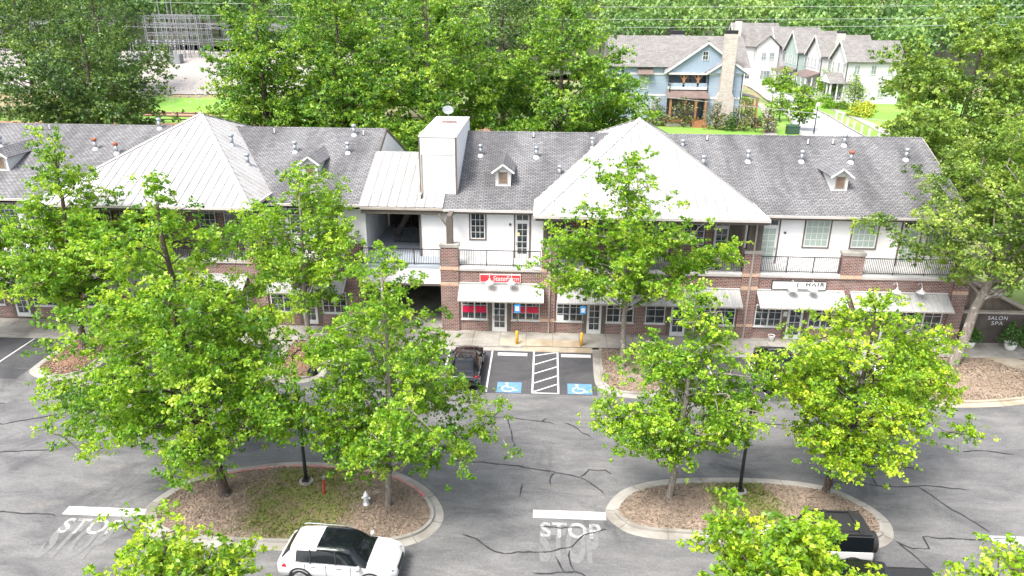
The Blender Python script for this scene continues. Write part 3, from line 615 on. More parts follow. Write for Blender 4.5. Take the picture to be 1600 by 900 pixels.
def door(parent, x, z, w, h, y, cols=2, rows=5, mat='glass', trim='brown', transom=True, name='door', th=.42, handle=1, tw=.1):
    o_ = parent['_o']; dh = h-th-.08 if transom else h
    f = MB(); f.box(x,x+.15,y-.06,y,z,z+dh); f.box(x+w-.15,x+w,y-.06,y,z,z+dh); f.box(x+.15,x+w-.15,y-.06,y,z,z+.30); f.box(x+.15,x+w-.15,y-.06,y,z+dh-.15,z+dh)
    a, b = x+.15, x+w-.15; mt = .03; pw = (b-a-mt*(cols-1))/cols; z0 = z+.30; hh = dh-.45; phh = (hh-mt*(rows-1))/rows
    for i in range(1,cols): f.box(a+i*pw+(i-1)*mt, a+i*pw+i*mt, y-.05, y-.003, z0, z0+hh)
    for j in range(1,rows): f.box(a, b, y-.047, y-.004, z0+j*phh+(j-1)*mt, z0+j*phh+j*mt)
    fo = f.build(name, M['white'], parent)
    for i in range(cols):
        for j in range(rows): pane_copy(fo, a+i*(pw+mt), y-.03, z0+j*(phh+mt), pw, phh, mat, o_)
    hx = x+.07 if handle < 0 else x+w-.10
    MB().box(hx,hx+.03,y-.11,y-.06,z+.95,z+1.12).build('handle', M['black'], fo)
    if transom:
        t = MB(); zt = z+dh+.0; t.box(x,x+w,y-.06,y,zt,zt+.09); t.box(x,x+w,y-.06,y,z+h-.06,z+h); t.box(x,x+.09,y-.06,y,zt+.09,z+h-.06); t.box(x+w-.09,x+w,y-.06,y,zt+.09,z+h-.06); t.box(x+w/2-.02,x+w/2+.02,y-.06,y,zt+.09,z+h-.06)
        to = t.build('transom', M['white'], fo)
        for k in (0,1):
            mb = MB(); xa = x+.09 if k == 0 else x+w/2+.02; xb = x+w/2-.02 if k == 0 else x+w-.09; mb.box(xa,xb,y-.03,y-.018,zt+.09,z+h-.06); mb.build('transom_pane', M['glass'], fo)
    if trim:
        t = MB(); t.box(x-tw,x,y-.075,y,z,z+h+tw); t.box(x+w,x+w+tw,y-.075,y,z,z+h+tw); t.box(x,x+w,y-.075,y,z+h,z+h+tw); t.build('trim', M[trim], fo)
    return fo
def siding(parent, x0, x1, y, z0, z1, mat='siding', row=.17, name='siding_wall', thick=.2):
    """lapped boards: each course tilts out at its lower edge"""
    mb = MB(); n = max(1, int(round((z1-z0)/row))); r = (z1-z0)/n
    for i in range(n):
        a, b = z0+i*r, z0+(i+1)*r
        mb.quad((x0,y-.022,a),(x1,y-.022,a),(x1,y-.002,b),(x0,y-.002,b)); mb.quad((x0,y-.002,a),(x1,y-.002,a),(x1,y-.022,a),(x0,y-.022,a))
    mb.box(x0,x1,y,y+thick,z0,z1); return mb.build(name, M[mat], parent)
def siding_x(parent, x, y0, y1, zf, z0, mat='siding', row=.17, name='siding_wall', s=1):
    """lapped wall facing +-X; zf(y) gives the top"""
    mb = MB(); zt = max(zf(y0), zf(y1), zf((y0+y1)/2)); n = int((zt-z0)/row)+1; ys_ = np.linspace(y0,y1,25)
    for i in range(n):
        a, b = z0+i*row, z0+(i+1)*row
        ok = [q for q in ys_ if zf(q) > a+.02]
        if len(ok) < 2: continue
        q0, q1 = min(ok), max(ok); mb.quad((x+s*.022,q0,a),(x+s*.022,q1,a),(x+s*.002,q1,b),(x+s*.002,q0,b))
    poly = [(x,y0,z0),(x,y1,z0)]+[(x,q,zf(q)) for q in ys_[::-1]]
    mb.prism(poly, (-s*.2,0,0)); return mb.build(name, M[mat], parent)
def railing(parent, x0, x1, y, z0, h=1.12, posts=3, label=None):
    top = MB(); top.box(x0,x1,y-.03,y+.03,z0+h-.05,z0+h); r = top.build('balcony_railing', M['black'], parent)
    MB().box(x0,x1,y-.02,y+.02,z0+.06,z0+.10).build('bottom_rail', M['black'], r)
    for i in range(posts+1):
        xx = x0+(x1-x0)*i/posts; xx = min(max(xx, x0+.025), x1-.025); MB().box(xx-.022,xx+.022,y-.022,y+.022,z0,z0+h-.04).build('post', M['black'], r)
    mb = MB(); n = int((x1-x0)/.115)
    for i in range(1,n):
        xx = x0+(x1-x0)*i/n; mb.box(xx-.013,xx+.013,y-.013,y+.013,z0+.10,z0+h-.04)
    stuff(mb.build('balusters', M['black'], r)); return r
def pillar(parent, x0, x1, z0=4.78, z1=6.12, y0=-.14, y1=.45):
    p = MB().box(x0,x1,y0,y1,z0,z1).build('brick_pillar', M['brick'], parent)
    MB().box(x0-.06,x1+.06,y0-.06,y1+.06,z1,z1+.20).build('cap', M['taupe' if False else 'concrete'], p)
    MB().box(x0-.012,x1+.012,y0-.012,y1,z0-.25,z0).build('soldier_course', M['brick_tan'], p)
def awning(parent, x0, x1, y, zt=3.56, zb=2.84, proj=1.3, y0=None):
    mb = MB(); n = int((x1-x0)/.035); vs = []
    for i in range(n+1):
        xx = x0+(x1-x0)*i/n; dz = .018*sin(i*pi/1.6)
        vs += [(xx,y-.02,zt+dz),(xx,y-proj,zb+dz),(xx,y-proj,zb+dz-.03),(xx,y-.02,zt+dz-.03)]
    mb.add(vs, [(4*i+a,4*i+4+a,4*i+4+(a+1),4*i+(a+1)) for i in range(n) for a in (0,1,2)])
    a = mb.build('awning', M['corrugated'], parent)
    MB().box(x0,x1,y-.06,y-.0,zt+.03,zt+.10).build('flashing', M['white'], a)
    fr = MB(); fr.box(x0,x1,y-proj-.0,y-proj+.04,zb-.09,zb-.045)
    k = max(2, int((x1-x0)/2.2))
    for i in range(k+1):
        xx = x0+.03+(x1-x0-.06)*i/k; fr.bar((xx,y,zt-.07),(xx,y-proj+.02,zb-.07),.035); fr.bar((xx,y,zb-.4),(xx,y-proj+.05,zb-.08),.03)
    fr.build('awning_frame', M['taupe'], a); return a
def downspout(parent, x, y, z0, z1, top_out=.0, mat='taupe'):
    mb = MB(); mb.box(x-.05,x+.05,y-.09,y-.01,z0,z1)
    if top_out: mb.bar((x,y-.05,z1),(x+top_out*.2,y-top_out,z1+.35),.1,.08)
    mb.build('downspout', M[mat], parent)
def lamp_gooseneck(x, y, z, label, group):
    t = thing('wall_lamp', label, 'wall lamp', (x,y,z), group=group)
    MB().lathe([(.06,0),(.06,.03)], (x,y-.03,z), 8, 'y').build('backplate', M['white'], t)
    MB().tube([(x,y-.02,z),(x,y-.18,z+.17),(x,y-.38,z+.19),(x,y-.50,z+.06),(x,y-.52,z-.08)], .022, 6).build('arm', M['white'], t, smooth=True)
    MB().lathe([(.045,0),(.06,-.10),(.12,-.18),(.27,-.27),(.31,-.33),(.30,-.34),(.1,-.2)], (x,y-.52,z-.04), 14).build('lamp_shade', M['white_sign'], t, smooth=True)
def metal_face(parent, A, B, apex, name='roof_face', pitch=.6, th=.03, A2=None, B2=None, roof=None):
    """standing seam panels over the polygon eave A-B, top A2-B2 (or apex); each panel its own object"""
    A, B = Vector(A), Vector(B); TL = Vector(A2) if A2 else Vector(apex); TR = Vector(B2) if B2 else Vector(apex)
    e = (B-A).normalized(); Ln = (B-A).length; nrm = e.cross(TL-A).normalized()
    if nrm.z < 0: nrm = -nrm
    up = nrm.cross(e); up = up if up.z > 0 else -up
    def loc(P): P = P-A; return P.dot(e), P.dot(up)
    tl, tr = loc(TL), loc(TR)
    pts = [(0.,0.),tl] + ([tr] if (tr[0]-tl[0]) > 1e-6 else []) + [(Ln,0.)]
    def hgt(u):
        for (a,ha),(b,hb) in zip(pts[:-1], pts[1:]):
            if a-1e-6 <= u <= b+1e-6 and b > a: return ha+(hb-ha)*(u-a)/(b-a)
        return 0
    n = int(round(Ln/pitch)); P = lambda u,h: tuple(A+e*u+up*h)
    for i in range(n):
        u0, u1 = Ln*i/n, Ln*(i+1)/n; g = .02
        us = sorted({u0, u1} | {u for u,_ in pts if u0 < u < u1}); poly = [P(u0+g,0),P(u1-g,0)]
        for u in us[::-1]: poly.append(P(min(max(u,u0+g),u1-g), max(hgt(u),.002)))
        q = []
        for p in poly:
            if not q or (Vector(p)-Vector(q[-1])).length > 1e-4: q.append(p)
        if len(q) > 2 and (Vector(q[0])-Vector(q[-1])).length < 1e-4: q.pop()
        if len(q) < 3: continue
        mb = MB(); mb.prism(q, tuple(nrm*th))
        if i: mb.bar(Vector(P(u0+.045,0))+nrm*(th+.02), Vector(P(u0+.045,max(hgt(u0)-.05,.05)))+nrm*(th+.02), .03, .06, tuple(nrm))
        mb.build('metal_panel', M['roofmetal'], roof or parent)
def hip_roof(parent, x0, x1, yf, yb, ze, apex):
    base = MB(); a, b, c, d = (x0,yf,ze), (x1,yf,ze), (x1,yb,ze), (x0,yb,ze)
    base.add([a,b,c,d,(apex[0],apex[1],apex[2]-.004)], [(0,1,4),(1,2,4),(2,3,4),(3,0,4),(3,2,1,0)]); r = base.build('hip_roof', M['seam'], parent)
    metal_face(parent, a, b, apex, roof=r); metal_face(parent, b, c, apex, roof=r); metal_face(parent, c, d, apex, roof=r); metal_face(parent, d, a, apex, roof=r)
    hp = MB()
    for p in (a,b,c,d): hp.bar(Vector(p)+Vector((0,0,.04)), Vector(apex)+Vector((0,0,.04)), .34, .03)
    hp.build('hip_cap', M['roofmetal'], r)
    MB().lathe([(.16,.0),(.10,.10),(.02,.16)], (apex[0],apex[1],apex[2]+.02), 8).build('finial', M['roofmetal'], r)
    g = MB(); o = .13
    g.box(x0-o,x1+o,yf-o,yf-.002,ze-.14,ze+.03); g.build('gutter', M['taupe_light'], parent)
    for a_, b_ in ((x0-o,x0-.002),(x1+.002,x1+o)): MB().box(a_,b_,yf,yf+4.1,ze-.14,ze+.03).build('gutter', M['taupe_light'], parent)
    f = MB(); f.box(x0+.02,x1-.02,yf+.03,yf+.08,ze-.34,ze-.12); f.box(x0+.02,x0+.08,yf+.08,yf+4,ze-.34,ze-.12); f.box(x1-.08,x1-.02,yf+.08,yf+4,ze-.34,ze-.12); f.box(x0+.08,x1-.08,yf+.08,2.0,ze-.18,ze-.14); f.build('fascia', M['brown'], parent)
    return r
def vent(roof, kind, x, y, z):
    if kind == 'stub':
        mb = MB(); mb.lathe([(.055,-.1),(.055,.34),(.0,.34)], (x,y,z), 8); o = mb.build('vent_pipe', M['white'], roof); MB().box(x-.12,x+.12,y-.14,y+.1,z-.06,z-.0).build('vent_flashing', M['black_plastic'], roof)
    else:
        c = M['galv']; base = MB(); base.lathe([(.24,-.12),(.21,.02),(.14,.14),(.13,.16)], (x,y,z), 12)
        base.build('vent_flashing', M['white'] if kind != 'metal' else M['galv'], roof, smooth=False)
        MB().lathe([(.125,.1),(.125,.62)], (x,y,z), 12).build('vent_pipe', c, roof, smooth=True)
        MB().lathe([(.13,.60),(.19,.66),(.19,.78),(.13,.84),(.0,.86)], (x,y,z), 12).build('vent_cap', M['rust'] if kind == 'rust' else c, roof, smooth=True)
def dormer(roof, x, y, z, rs_=.41, w=1.05, h=1.15):
    """louvred gable dormer; y = its front face, z = roof height there"""
    zt = z+h; yb = y+h/rs_; k = w/2; pk = zt+.42; ybp = y+(pk-z)/rs_
    mb = MB(); mb.prism([(x-k,y,z-.2),(x+k,y,z-.2),(x+k,y,zt),(x,y,pk-.04),(x-k,y,zt)], (0,.08,0))
    for s in (-1,1): mb.prism([(x+s*k,y+.08,z-.2),(x+s*k,y+.08,zt),(x+s*k,yb,zt)], (-s*.06,0,0))
    d = mb.build('dormer', M['white'], roof)
    lv = MB()
    for i in range(9): lv.bar((x-.27,y-.02,z+.24+i*.085),(x+.27,y-.02,z+.24+i*.085),.05,.07,(0,.7,1))
    lv.box(x-.27,x+.27,y-.006,y-.001,z+.2,z+.98); lv.build('louvre', M['louvre'], roof)
    fr = MB(); fr.box(x-.33,x-.27,y-.04,y-.001,z+.14,z+1.02); fr.box(x+.27,x+.33,y-.04,y-.001,z+.14,z+1.02); fr.build('louvre_frame', M['taupe'], roof)
    rf = MB(); o = .26; e = .3
    for s in (-1,1):
        a = (x,y-e,pk); b = (x+s*(k+o),y-e,zt-.16); ybb = y+(zt-.16-z)/rs_
        rf.prism([a,b,(x+s*(k+o),ybb,zt-.16),(x,ybp,pk)], (0,0,.05))
    rf.build('dormer_roof', M['shingle'], roof)
    fa = MB()
    for s in (-1,1): fa.bar((x,y-e-.02,pk-.03),(x+s*(k+o),y-e-.02,zt-.19),.04,.12)
    fa.build('dormer_fascia', M['white'], roof)
def gable_roof(parent, x0, x1, ye, ze, yr, zr, yb, zb, mat='shingle', th=.08):
    mb = MB(); mb.prism([(x0,ye,ze),(x0,yr,zr),(x0,yb,zb),(x0,yb,zb-th),(x0,yr,zr-th*1.3),(x0,ye,ze-th)], (x1-x0,0,0)); r = mb.build('roof', M[mat], parent)
    MB().prism([(x0,yr-.16,zr-.055),(x0,yr,zr+.025),(x0,yr+.16,zr-.055)], (x1-x0,0,0)).build('ridge_cap', M['shingle'], r)
    return r

# ================================================================ right-hand building (centre of the picture)
BR = thing('commercial_building', 'two-storey brick and white-sided shop building with the white tower and the middle metal hip roof', 'building', (10,6,0))
EY, EZ, RY, RZ = 1.4, 8.29, 10.4, 11.98
MB().box(-6.85,27.5,0,.3,0,4.5).build('brick_wall', M['brick'], BR)
MB().box(27.2,27.5,.3,17,0,4.5).build('brick_wall', M['brick'], BR)
MB().box(-6.85,27.2,16.7,17,0,8.3).build('brick_wall', M['brick'], BR)
MB().box(-6.95,27.6,-.09,0,4.5,4.66).build('ledge', M['taupe_light'], BR)
MB().box(-6.85,27.5,-.02,2.0,4.661,4.76).build('balcony_floor', M['white'], BR)
siding(BR, -6.4, -.0, 2.0, 4.76, 8.25); siding(BR, 13.4, 27.3, 2.0, 4.76, 8.25)
MB().box(0,13.4,1.98,2.2,4.76,8.6).build('brick_wall', M['brick'], BR)
MB().box(-6.45,27.3,EY+.03,2.0,8.1,8.16).build('soffit', M['white'], BR)
siding_x(BR, 27.3, 2, 17, lambda y: min(EZ+(y-EY)*.41, RZ-(y-RY)*.41)-.12, 4.5)
roof = gable_roof(BR, -6.79, 27.75, EY, EZ, RY, RZ, 19.4, 8.29)
for a_, b_ in ((-6.8,-.62),(13.75,27.8)): MB().box(a_,b_,EY-.13,EY-.002,EZ-.15,EZ+.0).build('gutter', M['taupe_light'], BR)
MB().box(-6.8,27.7,EY+.0,EY+.05,EZ-.3,EZ-.151).build('fascia', M['brown'], BR)
rk = MB(); rk.bar((27.78,EY,EZ-.12),(27.78,RY,RZ-.12),.05,.22); rk.bar((27.78,RY,RZ-.12),(27.78,19.4,8.17),.05,.22); rk.build('rake_board', M['taupe'], BR)
hip_roof(BR, -.61, 13.75, -1.5, 20.2, 8.76, (6.75, 9.3, 13.17))
for kd,x,y in (('vent',-4.77,7.3),('vent',-.72,7.2),('stub',-.98,9.75),('vent',18.15,7.18),('rust',21.6,7.2),('stub',19.18,9.4),('stub',21.0,9.45),('vent',21.72,9.2),('vent',14.36,7.1),('stub',11.9,9.7),('vent',25.57,7.6)):
    vent(roof, kd, x, y, EZ+(y-EY)*.41)
hipr = [c for c in BR.children if c.name.startswith('hip_roof')][0]
for x, y in ((.95,5.4),(3.35,8.6),(11.1,6.4),(10.0,8.9)):
    zz = min(8.76+.6*min(x+.61, 13.75-x), 8.76+.408*(y+1.5)); vent(hipr, 'metal', x, y, zz)
dormer(roof, -2.93, 3.9, 9.31); dormer(roof, 19.85, 4.0, 9.35)
# pillars between the balconies
for a, b in ((-6.83,-5.66),(-.15,.82),(12.98,14.05),(19.25,20.6),(26.6,27.5)): pillar(BR, a, b)
for a, b in ((-.15,.82),(12.98,14.05),(26.6,27.55)):
    MB().box(a,b,-.12,0,0,4.5).build('pilaster', M['brick'], BR); MB().box(a-.01,b+.01,-.132,0,.95,1.18).build('soldier_course', M['brick_tan'], BR); MB().box(a-.01,b+.01,-.132,0,3.62,3.85).build('soldier_course', M['brick_tan'], BR)
MB().box(-6.86,-5.66,-.12,0,0,4.5).build('pilaster', M['brick'], BR); MB().box(-6.87,-5.65,-.132,0,3.42,3.65).build('soldier_course', M['brick_tan'], BR)
# timber posts above the pillars
for a, b in ((-6.42,-6.0),): MB().box(a,b,.0,.4,6.32,8.0).build('timber_post', M['brown'], BR)
MB().box(-6.36,-6.06,-.0,1.38,8.0,8.22).build('outrigger', M['brown'], BR)
MB().bar((-6.45,.3,7.5),(-7.0,.8,8.1),.09).build('brace', M['brown'], BR)
for a, b in ((-.08,.75),(13.05,13.95)):
    MB().box(a,b,-.1,.3,6.32,8.45).build('timber_post', M['brown'], BR)
    for k in range(1,4): MB().box(a+(b-a)*k/4-.015,a+(b-a)*k/4+.015,-.13,-.1,6.32,8.4).build('batten', M['brown'], BR)
MB().box(-.1,13.95,-.4,-.1,8.3,8.6).build('header_beam', M['brown'], BR)
for x in (.75, 12.3): MB().box(x,x+.9,1.9,1.97,4.76,8.5).build('brown_panel', M['brown'], BR)
downspout(BR, .42, -.13, .1, 8.1, .9); downspout(BR, 13.5, -.13, .1, 8.1, .9)
for a, b, n in ((-5.6,-.2,3),(.86,6.3,3),(6.36,12.94,3),(14.1,19.2,3),(20.65,26.55,3)): railing(BR, a, b, .08, 4.80, 1.12, n)
railing(BR, -12.15, -6.86, .08, 4.80, 1.12, 3)
# upper openings
window(BR, -5.03, 6.08, 1.0, 1.84, 2.0); door(BR, -1.98, 4.78, .94, 3.1, 2.0, handle=-1)
window(BR, 17.3, 6.0, 1.6, 1.9, 2.0, 4, 4, 'glass_pale'); window(BR, 20.4, 6.0, 1.6, 1.9, 2.0, 4, 4, 'glass_pale')
door(BR, 14.35, 4.78, 1.2, 3.1, 2.0, 2, 5, 'glass_pale'); door(BR, 23.6, 4.78, 1.2, 3.1, 2.0, 2, 5, 'glass_pale', handle=-1); window(BR, 25.35, 6.0, 1.3, 1.9, 2.0, 3, 4, 'glass_pale')
for x in (2.6, 9.3): window(BR, x, 6.0, 1.4, 1.9, 1.98, 3, 4, 'glass', 'brown')
for x in (4.9, 7.4, 11.35): door(BR, x, 4.78, 1.0, 3.0, 1.98, 2, 5, 'glass', 'brown')
for x, z in ((-2.33,7.15),(16.0,6.95),(23.2,7.0)): MB().lathe([(.09,0),(.09,.04)], (x,1.93,z), 12, 'y').build('wall_plate', M['brown'], BR)
# shop fronts
def shopwin(b, x0, x1, y, zb=1.0, zt=2.55, mat='glass', label=None):
    return window(b, x0, zb, x1-x0, zt-zb, y, 2, 3, mat, None, True, mid=(x1-x0) > 1.3, fr=.06, label=label)
def shopdoor(b, x0, x1, y, side=.28):
    MB().box(x0-side,x0,y-.04,y,.13,2.75).build('brown_panel', M['brown'], b); MB().box(x1,x1+side,y-.04,y,.13,2.75).build('brown_panel', M['brown'], b)
    return door(b, x0, .13, x1-x0, 2.6, y, 2, 4, 'glass', None, True, th=.25, handle=-1)
wl = shopwin(BR, -5.5, -3.75, 0); shopdoor(BR, -3.42, -2.42, 0); wr = shopwin(BR, -2.1, -.2, 0)
shopwin(BR, .92, 2.72, 0); shopdoor(BR, 3.0, 3.96, 0); shopwin(BR, 4.28, 6.1, 0); shopwin(BR, 6.9, 8.2, 0); shopdoor(BR, 8.6, 9.6, 0); shopwin(BR, 10.1, 12.85, 0)
shopwin(BR, 14.15, 15.9, 0); shopdoor(BR, 16.3, 17.3, 0); shopwin(BR, 17.7, 19.3, 0); shopwin(BR, 20.6, 22.0, 0); shopdoor(BR, 22.5, 23.5, 0); shopwin(BR, 23.95, 26.3, 0)
for x0,x1,z0,z1 in ((-5.42,-4.68,1.5,1.95),(-4.56,-3.83,1.5,1.95),(-2.02,-1.22,1.55,1.98),(-1.1,-.28,1.55,1.98)): MB().box(x0,x1,-.068,-.062,z0,z1).build('red_window_poster', M['red_film'], BR)
MB().box(.98,1.42,-.068,-.062,1.06,1.45).build('paper_notice', M['white_sign'], BR); MB().box(16.0,16.26,-.05,-.044,1.75,2.1).build('paper_notice', M['white_sign'], BR)
MB().box(-1.86,-1.68,1.93,1.935,6.35,6.6).build('yellow_notice', M['note'], BR)
for a, b in ((-5.62,.05),(.95,12.95),(14.05,19.7),(20.1,26.35)): awning(BR, a, b, -.0, 3.56, 2.84)
# signs and lamps
def sign(label, x0, x1, z0, z1, y, face, frame=None):
    t = thing('shop_sign', label, 'sign', ((x0+x1)/2, y, z0)); MB().box(x0,x1,y-.08,y,z0,z1).build('sign_face', M[face], t)
    fr = MB(); fr.box(x0-.04,x0,y-.1,y,z0-.04,z1+.04); fr.box(x1,x1+.04,y-.1,y,z0-.04,z1+.04); fr.box(x0,x1,y-.1,y,z0-.04,z0); fr.box(x0,x1,y-.1,y,z1,z1+.04); fr.build('sign_frame', M[frame or 'white'], t); return t
s1 = sign('red shop sign with white StateFarm lettering above the accessible bays', -4.2, -1.55, 3.74, 4.24, 0, 'red_sign')
text_mesh('lettering', 'StateFarm', M['white'], s1, 1.75, .34, lambda a,b: (-3.38+a, -.09, 3.83+b), shear=.25, bold=.012)
s2 = sign('white shop sign with dark HAIR lettering right of the middle bay', 15.0, 18.45, 3.72, 4.26, 0, 'white_sign', 'black')
text_mesh('lettering', '|  HAIR', M['lettering_dark'], s2, 1.75, .34, lambda a,b: (16.6+a, -.09, 3.86+b), spacing=1.35, bold=.028)
for k in range(14): MB().box(15.3+k*.2,15.38+k*.2,-.086,-.081,3.79,3.81).build('small_lettering', M['taupe'], s2)
for x, lb in ((-3.55,'left white gooseneck lamp over the red StateFarm sign'),(-2.1,'right white gooseneck lamp over the red StateFarm sign'),(16.2,'left white gooseneck lamp over the white HAIR sign'),(17.5,'right white gooseneck lamp over the white HAIR sign'),
              (22.8,'white gooseneck lamp on brick, left of the pair at the right end of the wall'),(24.35,'white gooseneck lamp on brick, right of the pair at the right end of the wall')):
    lamp_gooseneck(x, -.02, 4.22, lb, 'gooseneck lamps above the shop awnings')
for x, lb in ((2.2,'white gooseneck lamp on the upper brick wall under the middle hip roof, leftmost'),(3.7,'second white gooseneck lamp from the left under the middle hip roof'),(11.0,'white gooseneck lamp on the upper brick wall under the middle hip roof, rightmost')):
    lamp_gooseneck(x, 1.96, 8.1, lb, 'gooseneck lamps under the hip roofs')
# breezeway, its metal roof and the tower
siding(BR, -8.4, -6.42, 2.0, 4.76, 8.3); MB().box(-8.52,-8.4,1.9,2.1,4.76,8.3).build('trim', M['brown'], BR)
MB().box(-12.2,-6.86,-.02,9.5,4.56,4.76).build('deck_floor', M['slab_blue'], BR)
siding(BR, -12.15, -6.87, -.02, 3.5, 4.55, name='siding_band')
MB().box(-12.2,-6.87,-.06,.2,3.35,3.5).build('header_beam', M['brown'], BR)
mb = MB(); mb.box(-12.2,-6.5,9.5,9.6,0,9); mb.box(-8.4,-8.3,2.2,9.5,4.76,9); mb.box(-6.9,-6.8,.3,9.5,0,4.5); mb.build('inner_wall', M['darkbrown'], BR)
for i in range(12): MB().box(-12.0+i*.31,-11.9+i*.31,8.9,9.0,4.76,8.8).build('inner_batten', M['brown'], BR)
st = MB(); st.bar((-11.0,6.0,4.9),(-9.6,6.2,7.4),.12,.35); st.bar((-9.6,6.2,7.4),(-8.5,6.4,5.0),.12,.35); st.box(-10.2,-8.6,6.3,6.9,7.2,7.35)
for i in range(9): st.box(-10.9+i*.16,-10.7+i*.16,6.0,7.0,4.95+i*.28,5.0+i*.28)
st.build('staircase', M['brown'], BR)
MB().box(-12.2,-6.9,.3,9.5,-.1,.11).build('passage_floor', M['concrete'], BR)
railing(BR, -10.9, -8.5, 4.8, 4.8, 1.1, 2)
pr = MB(); pr.add([(-12.5,EY,8.36),(-6.79,EY,8.36),(-6.79,7.43,10.82),(-12.5,7.43,10.82),(-12.5,9.9,9.8),(-6.79,9.9,9.8)], [(0,1,2,3),(3,2,5,4)]); pr = pr.build('breezeway_roof', M['seam'], BR)
metal_face(BR, (-12.45,EY,8.37), (-6.8,EY,8.37), None, A2=(-12.45,7.43,10.83), B2=(-6.8,7.43,10.83), roof=pr, pitch=.62)
MB().box(-12.4,-6.8,7.33,7.53,10.83,10.89).build('ridge_cap', M['roofmetal'], pr)
g = MB(); g.box(-12.35,-6.82,EY-.13,EY-.002,EZ-.09,EZ+.05); g.build('gutter', M['taupe'], BR); MB().box(-12.35,-6.82,EY,EY+.2,EZ-.4,EZ-.1).build('fascia', M['brown'], BR)
TW = thing('roof_tower', 'white-sided box tower with flat white top rising from the roof beside the breezeway', 'tower', (-7.2,7,8.9))
X0,X1,Y0,Y1,ZT = -8.5,-6.0,2.95,11.6,12.78
siding(TW, X0+.02, X1-.02, Y0, 8.6, ZT-.1, name='front_wall', thick=.1)
siding_x(TW, X1, Y0+.1, Y1, lambda y: ZT-.1, 9.0, name='side_wall'); siding_x(TW, X0, Y0+.1, Y1, lambda y: ZT-.1, 9.0, name='side_wall', s=-1)
MB().box(X0+.2,X1-.2,Y1-.1,Y1,9,ZT-.1).build('rear_wall', M['siding'], TW)
MB().box(X0,X1,Y0,Y1,ZT-.1,ZT).build('flat_roof', M['white_sign'], TW)
mb = MB(); mb.box(X0-.04,X0+.06,Y0-.03,Y1,ZT,ZT+.09); mb.box(X1-.06,X1+.04,Y0-.03,Y1,ZT,ZT+.09); mb.box(X0+.06,X1-.06,Y1-.1,Y1,ZT,ZT+.09); mb.box(X0+.06,X1-.06,Y0-.05,Y0+.03,ZT-.02,ZT+.03); mb.build('parapet', M['white'], TW)
MB().box(X0-.03,X0+.05,Y0-.06,Y0,8.7,ZT-.02).build('corner_board', M['brown'], TW); MB().box(X1-.1,X1+.03,Y0-.06,Y0,8.7,ZT-.02).build('corner_board', M['brown'], TW)
mb = MB(); mb.box(X0+.32,X0+.46,Y0-.05,Y0-.022,8.7,11.6); mb.box(X0+.12,X1-.2,Y0-.06,Y0-.022,11.6,11.75); mb.build('trim_board', M['white'], TW)
MB().box(X0+.05,X0+.15,Y0-.12,Y0-.025,8.75,11.6).build('downspout', M['taupe'], TW)
dsh = thing('satellite_dish', 'grey satellite dish on a short mast weighted with bricks on the white tower top', 'satellite dish', (-7.3,9.2,ZT))
MB().tube([(-7.3,9.2,ZT),(-7.3,9.2,ZT+.75)], .03, 6).build('mast', M['galv'], dsh)
mb = MB(); n = 16; R_ = .42
for j in range(4): mb.v += [(-7.3+(R_*j/3)*cos(a), 9.1+.06*(j/3)**2*-1, ZT+.95+(R_*.72*j/3)*sin(a)) for a in np.linspace(0,2*pi,n,endpoint=False)]
mb.f = [(j*n+i, j*n+(i+1)%n, (j+1)*n+(i+1)%n, (j+1)*n+i) for j in range(3) for i in range(n)]; db = mb.build('dish', M['galv'], dsh, smooth=True)
MB().tube([(-7.3,9.1,ZT+.7),(-7.3,8.6,ZT+.85)], .02, 5).build('feed_arm', M['galv'], dsh)
for k in range(6):
    bx = -7.85+.21*k; MB().box(bx,bx+.19,8.95,9.05,ZT+.0,ZT+.09).build('ballast_brick', M['brick'], dsh)
for k in range(5):
    bx = -7.8+.21*k; MB().box(bx,bx+.19,9.35,9.45,ZT+.0,ZT+.09).build('ballast_brick', M['brick'], dsh)

# ================================================================ left-hand building
YL = .45
BL = thing('commercial_building', 'two-storey brick and white-sided shop building at the left with the big metal hip roof', 'building', (-30,6,0))
LY, LZ, LRY, LRZ = 1.85, 8.36, 10.75, 12.02
MB().box(-52,-12.2,YL,YL+.3,0,4.5).build('brick_wall', M['brick'], BL); MB().box(-12.5,-12.2,YL+.3,19,0,4.5).build('brick_wall', M['brick'], BL)
MB().box(-52,-12.1,YL-.09,YL,4.5,4.66).build('ledge', M['taupe_light'], BL); MB().box(-52,-12.2,YL-.02,2.45,4.661,4.76).build('balcony_floor', M['white'], BL)
siding(BL, -19.2, -12.3, 2.45, 4.76, 8.3); siding(BL, -52, -33.0, 2.45, 4.76, 8.3); MB().box(-33.0,-19.2,2.43,2.6,4.76,8.6).build('brick_wall', M['brick'], BL)
siding_x(BL, -12.3, 2.45, 19, lambda y: min(LZ+(y-LY)*.41, LRZ-(y-LRY)*.41)-.12, 4.5)
rl = gable_roof(BL, -56, -12.35, LY, LZ, LRY, LRZ, 19.7, 8.36)
mb = MB(); mb.bar((-12.3,LY,LZ-.12),(-12.3,LRY,LRZ-.12),.06,.24); mb.bar((-12.3,LRY,LRZ-.12),(-12.3,19.7,8.24),.06,.24); mb.build('rake_board', M['brown'], BL)
for a_, b_ in ((-56,-33.4),(-18.85,-12.4)): MB().box(a_,b_,LY-.13,LY-.002,LZ-.15,LZ).build('gutter', M['taupe_light'], BL); MB().box(-56,-12.4,LY,LY+.05,LZ-.3,LZ-.151).build('fascia', M['brown'], BL)
MB().box(-56,-12.4,LY+.05,2.45,8.12,8.18).build('soffit', M['white'], BL)
hl = hip_roof(BL, -33.3, -18.9, -1.05, 19.5, 8.79, (-25.95, 9.1, 13.17))
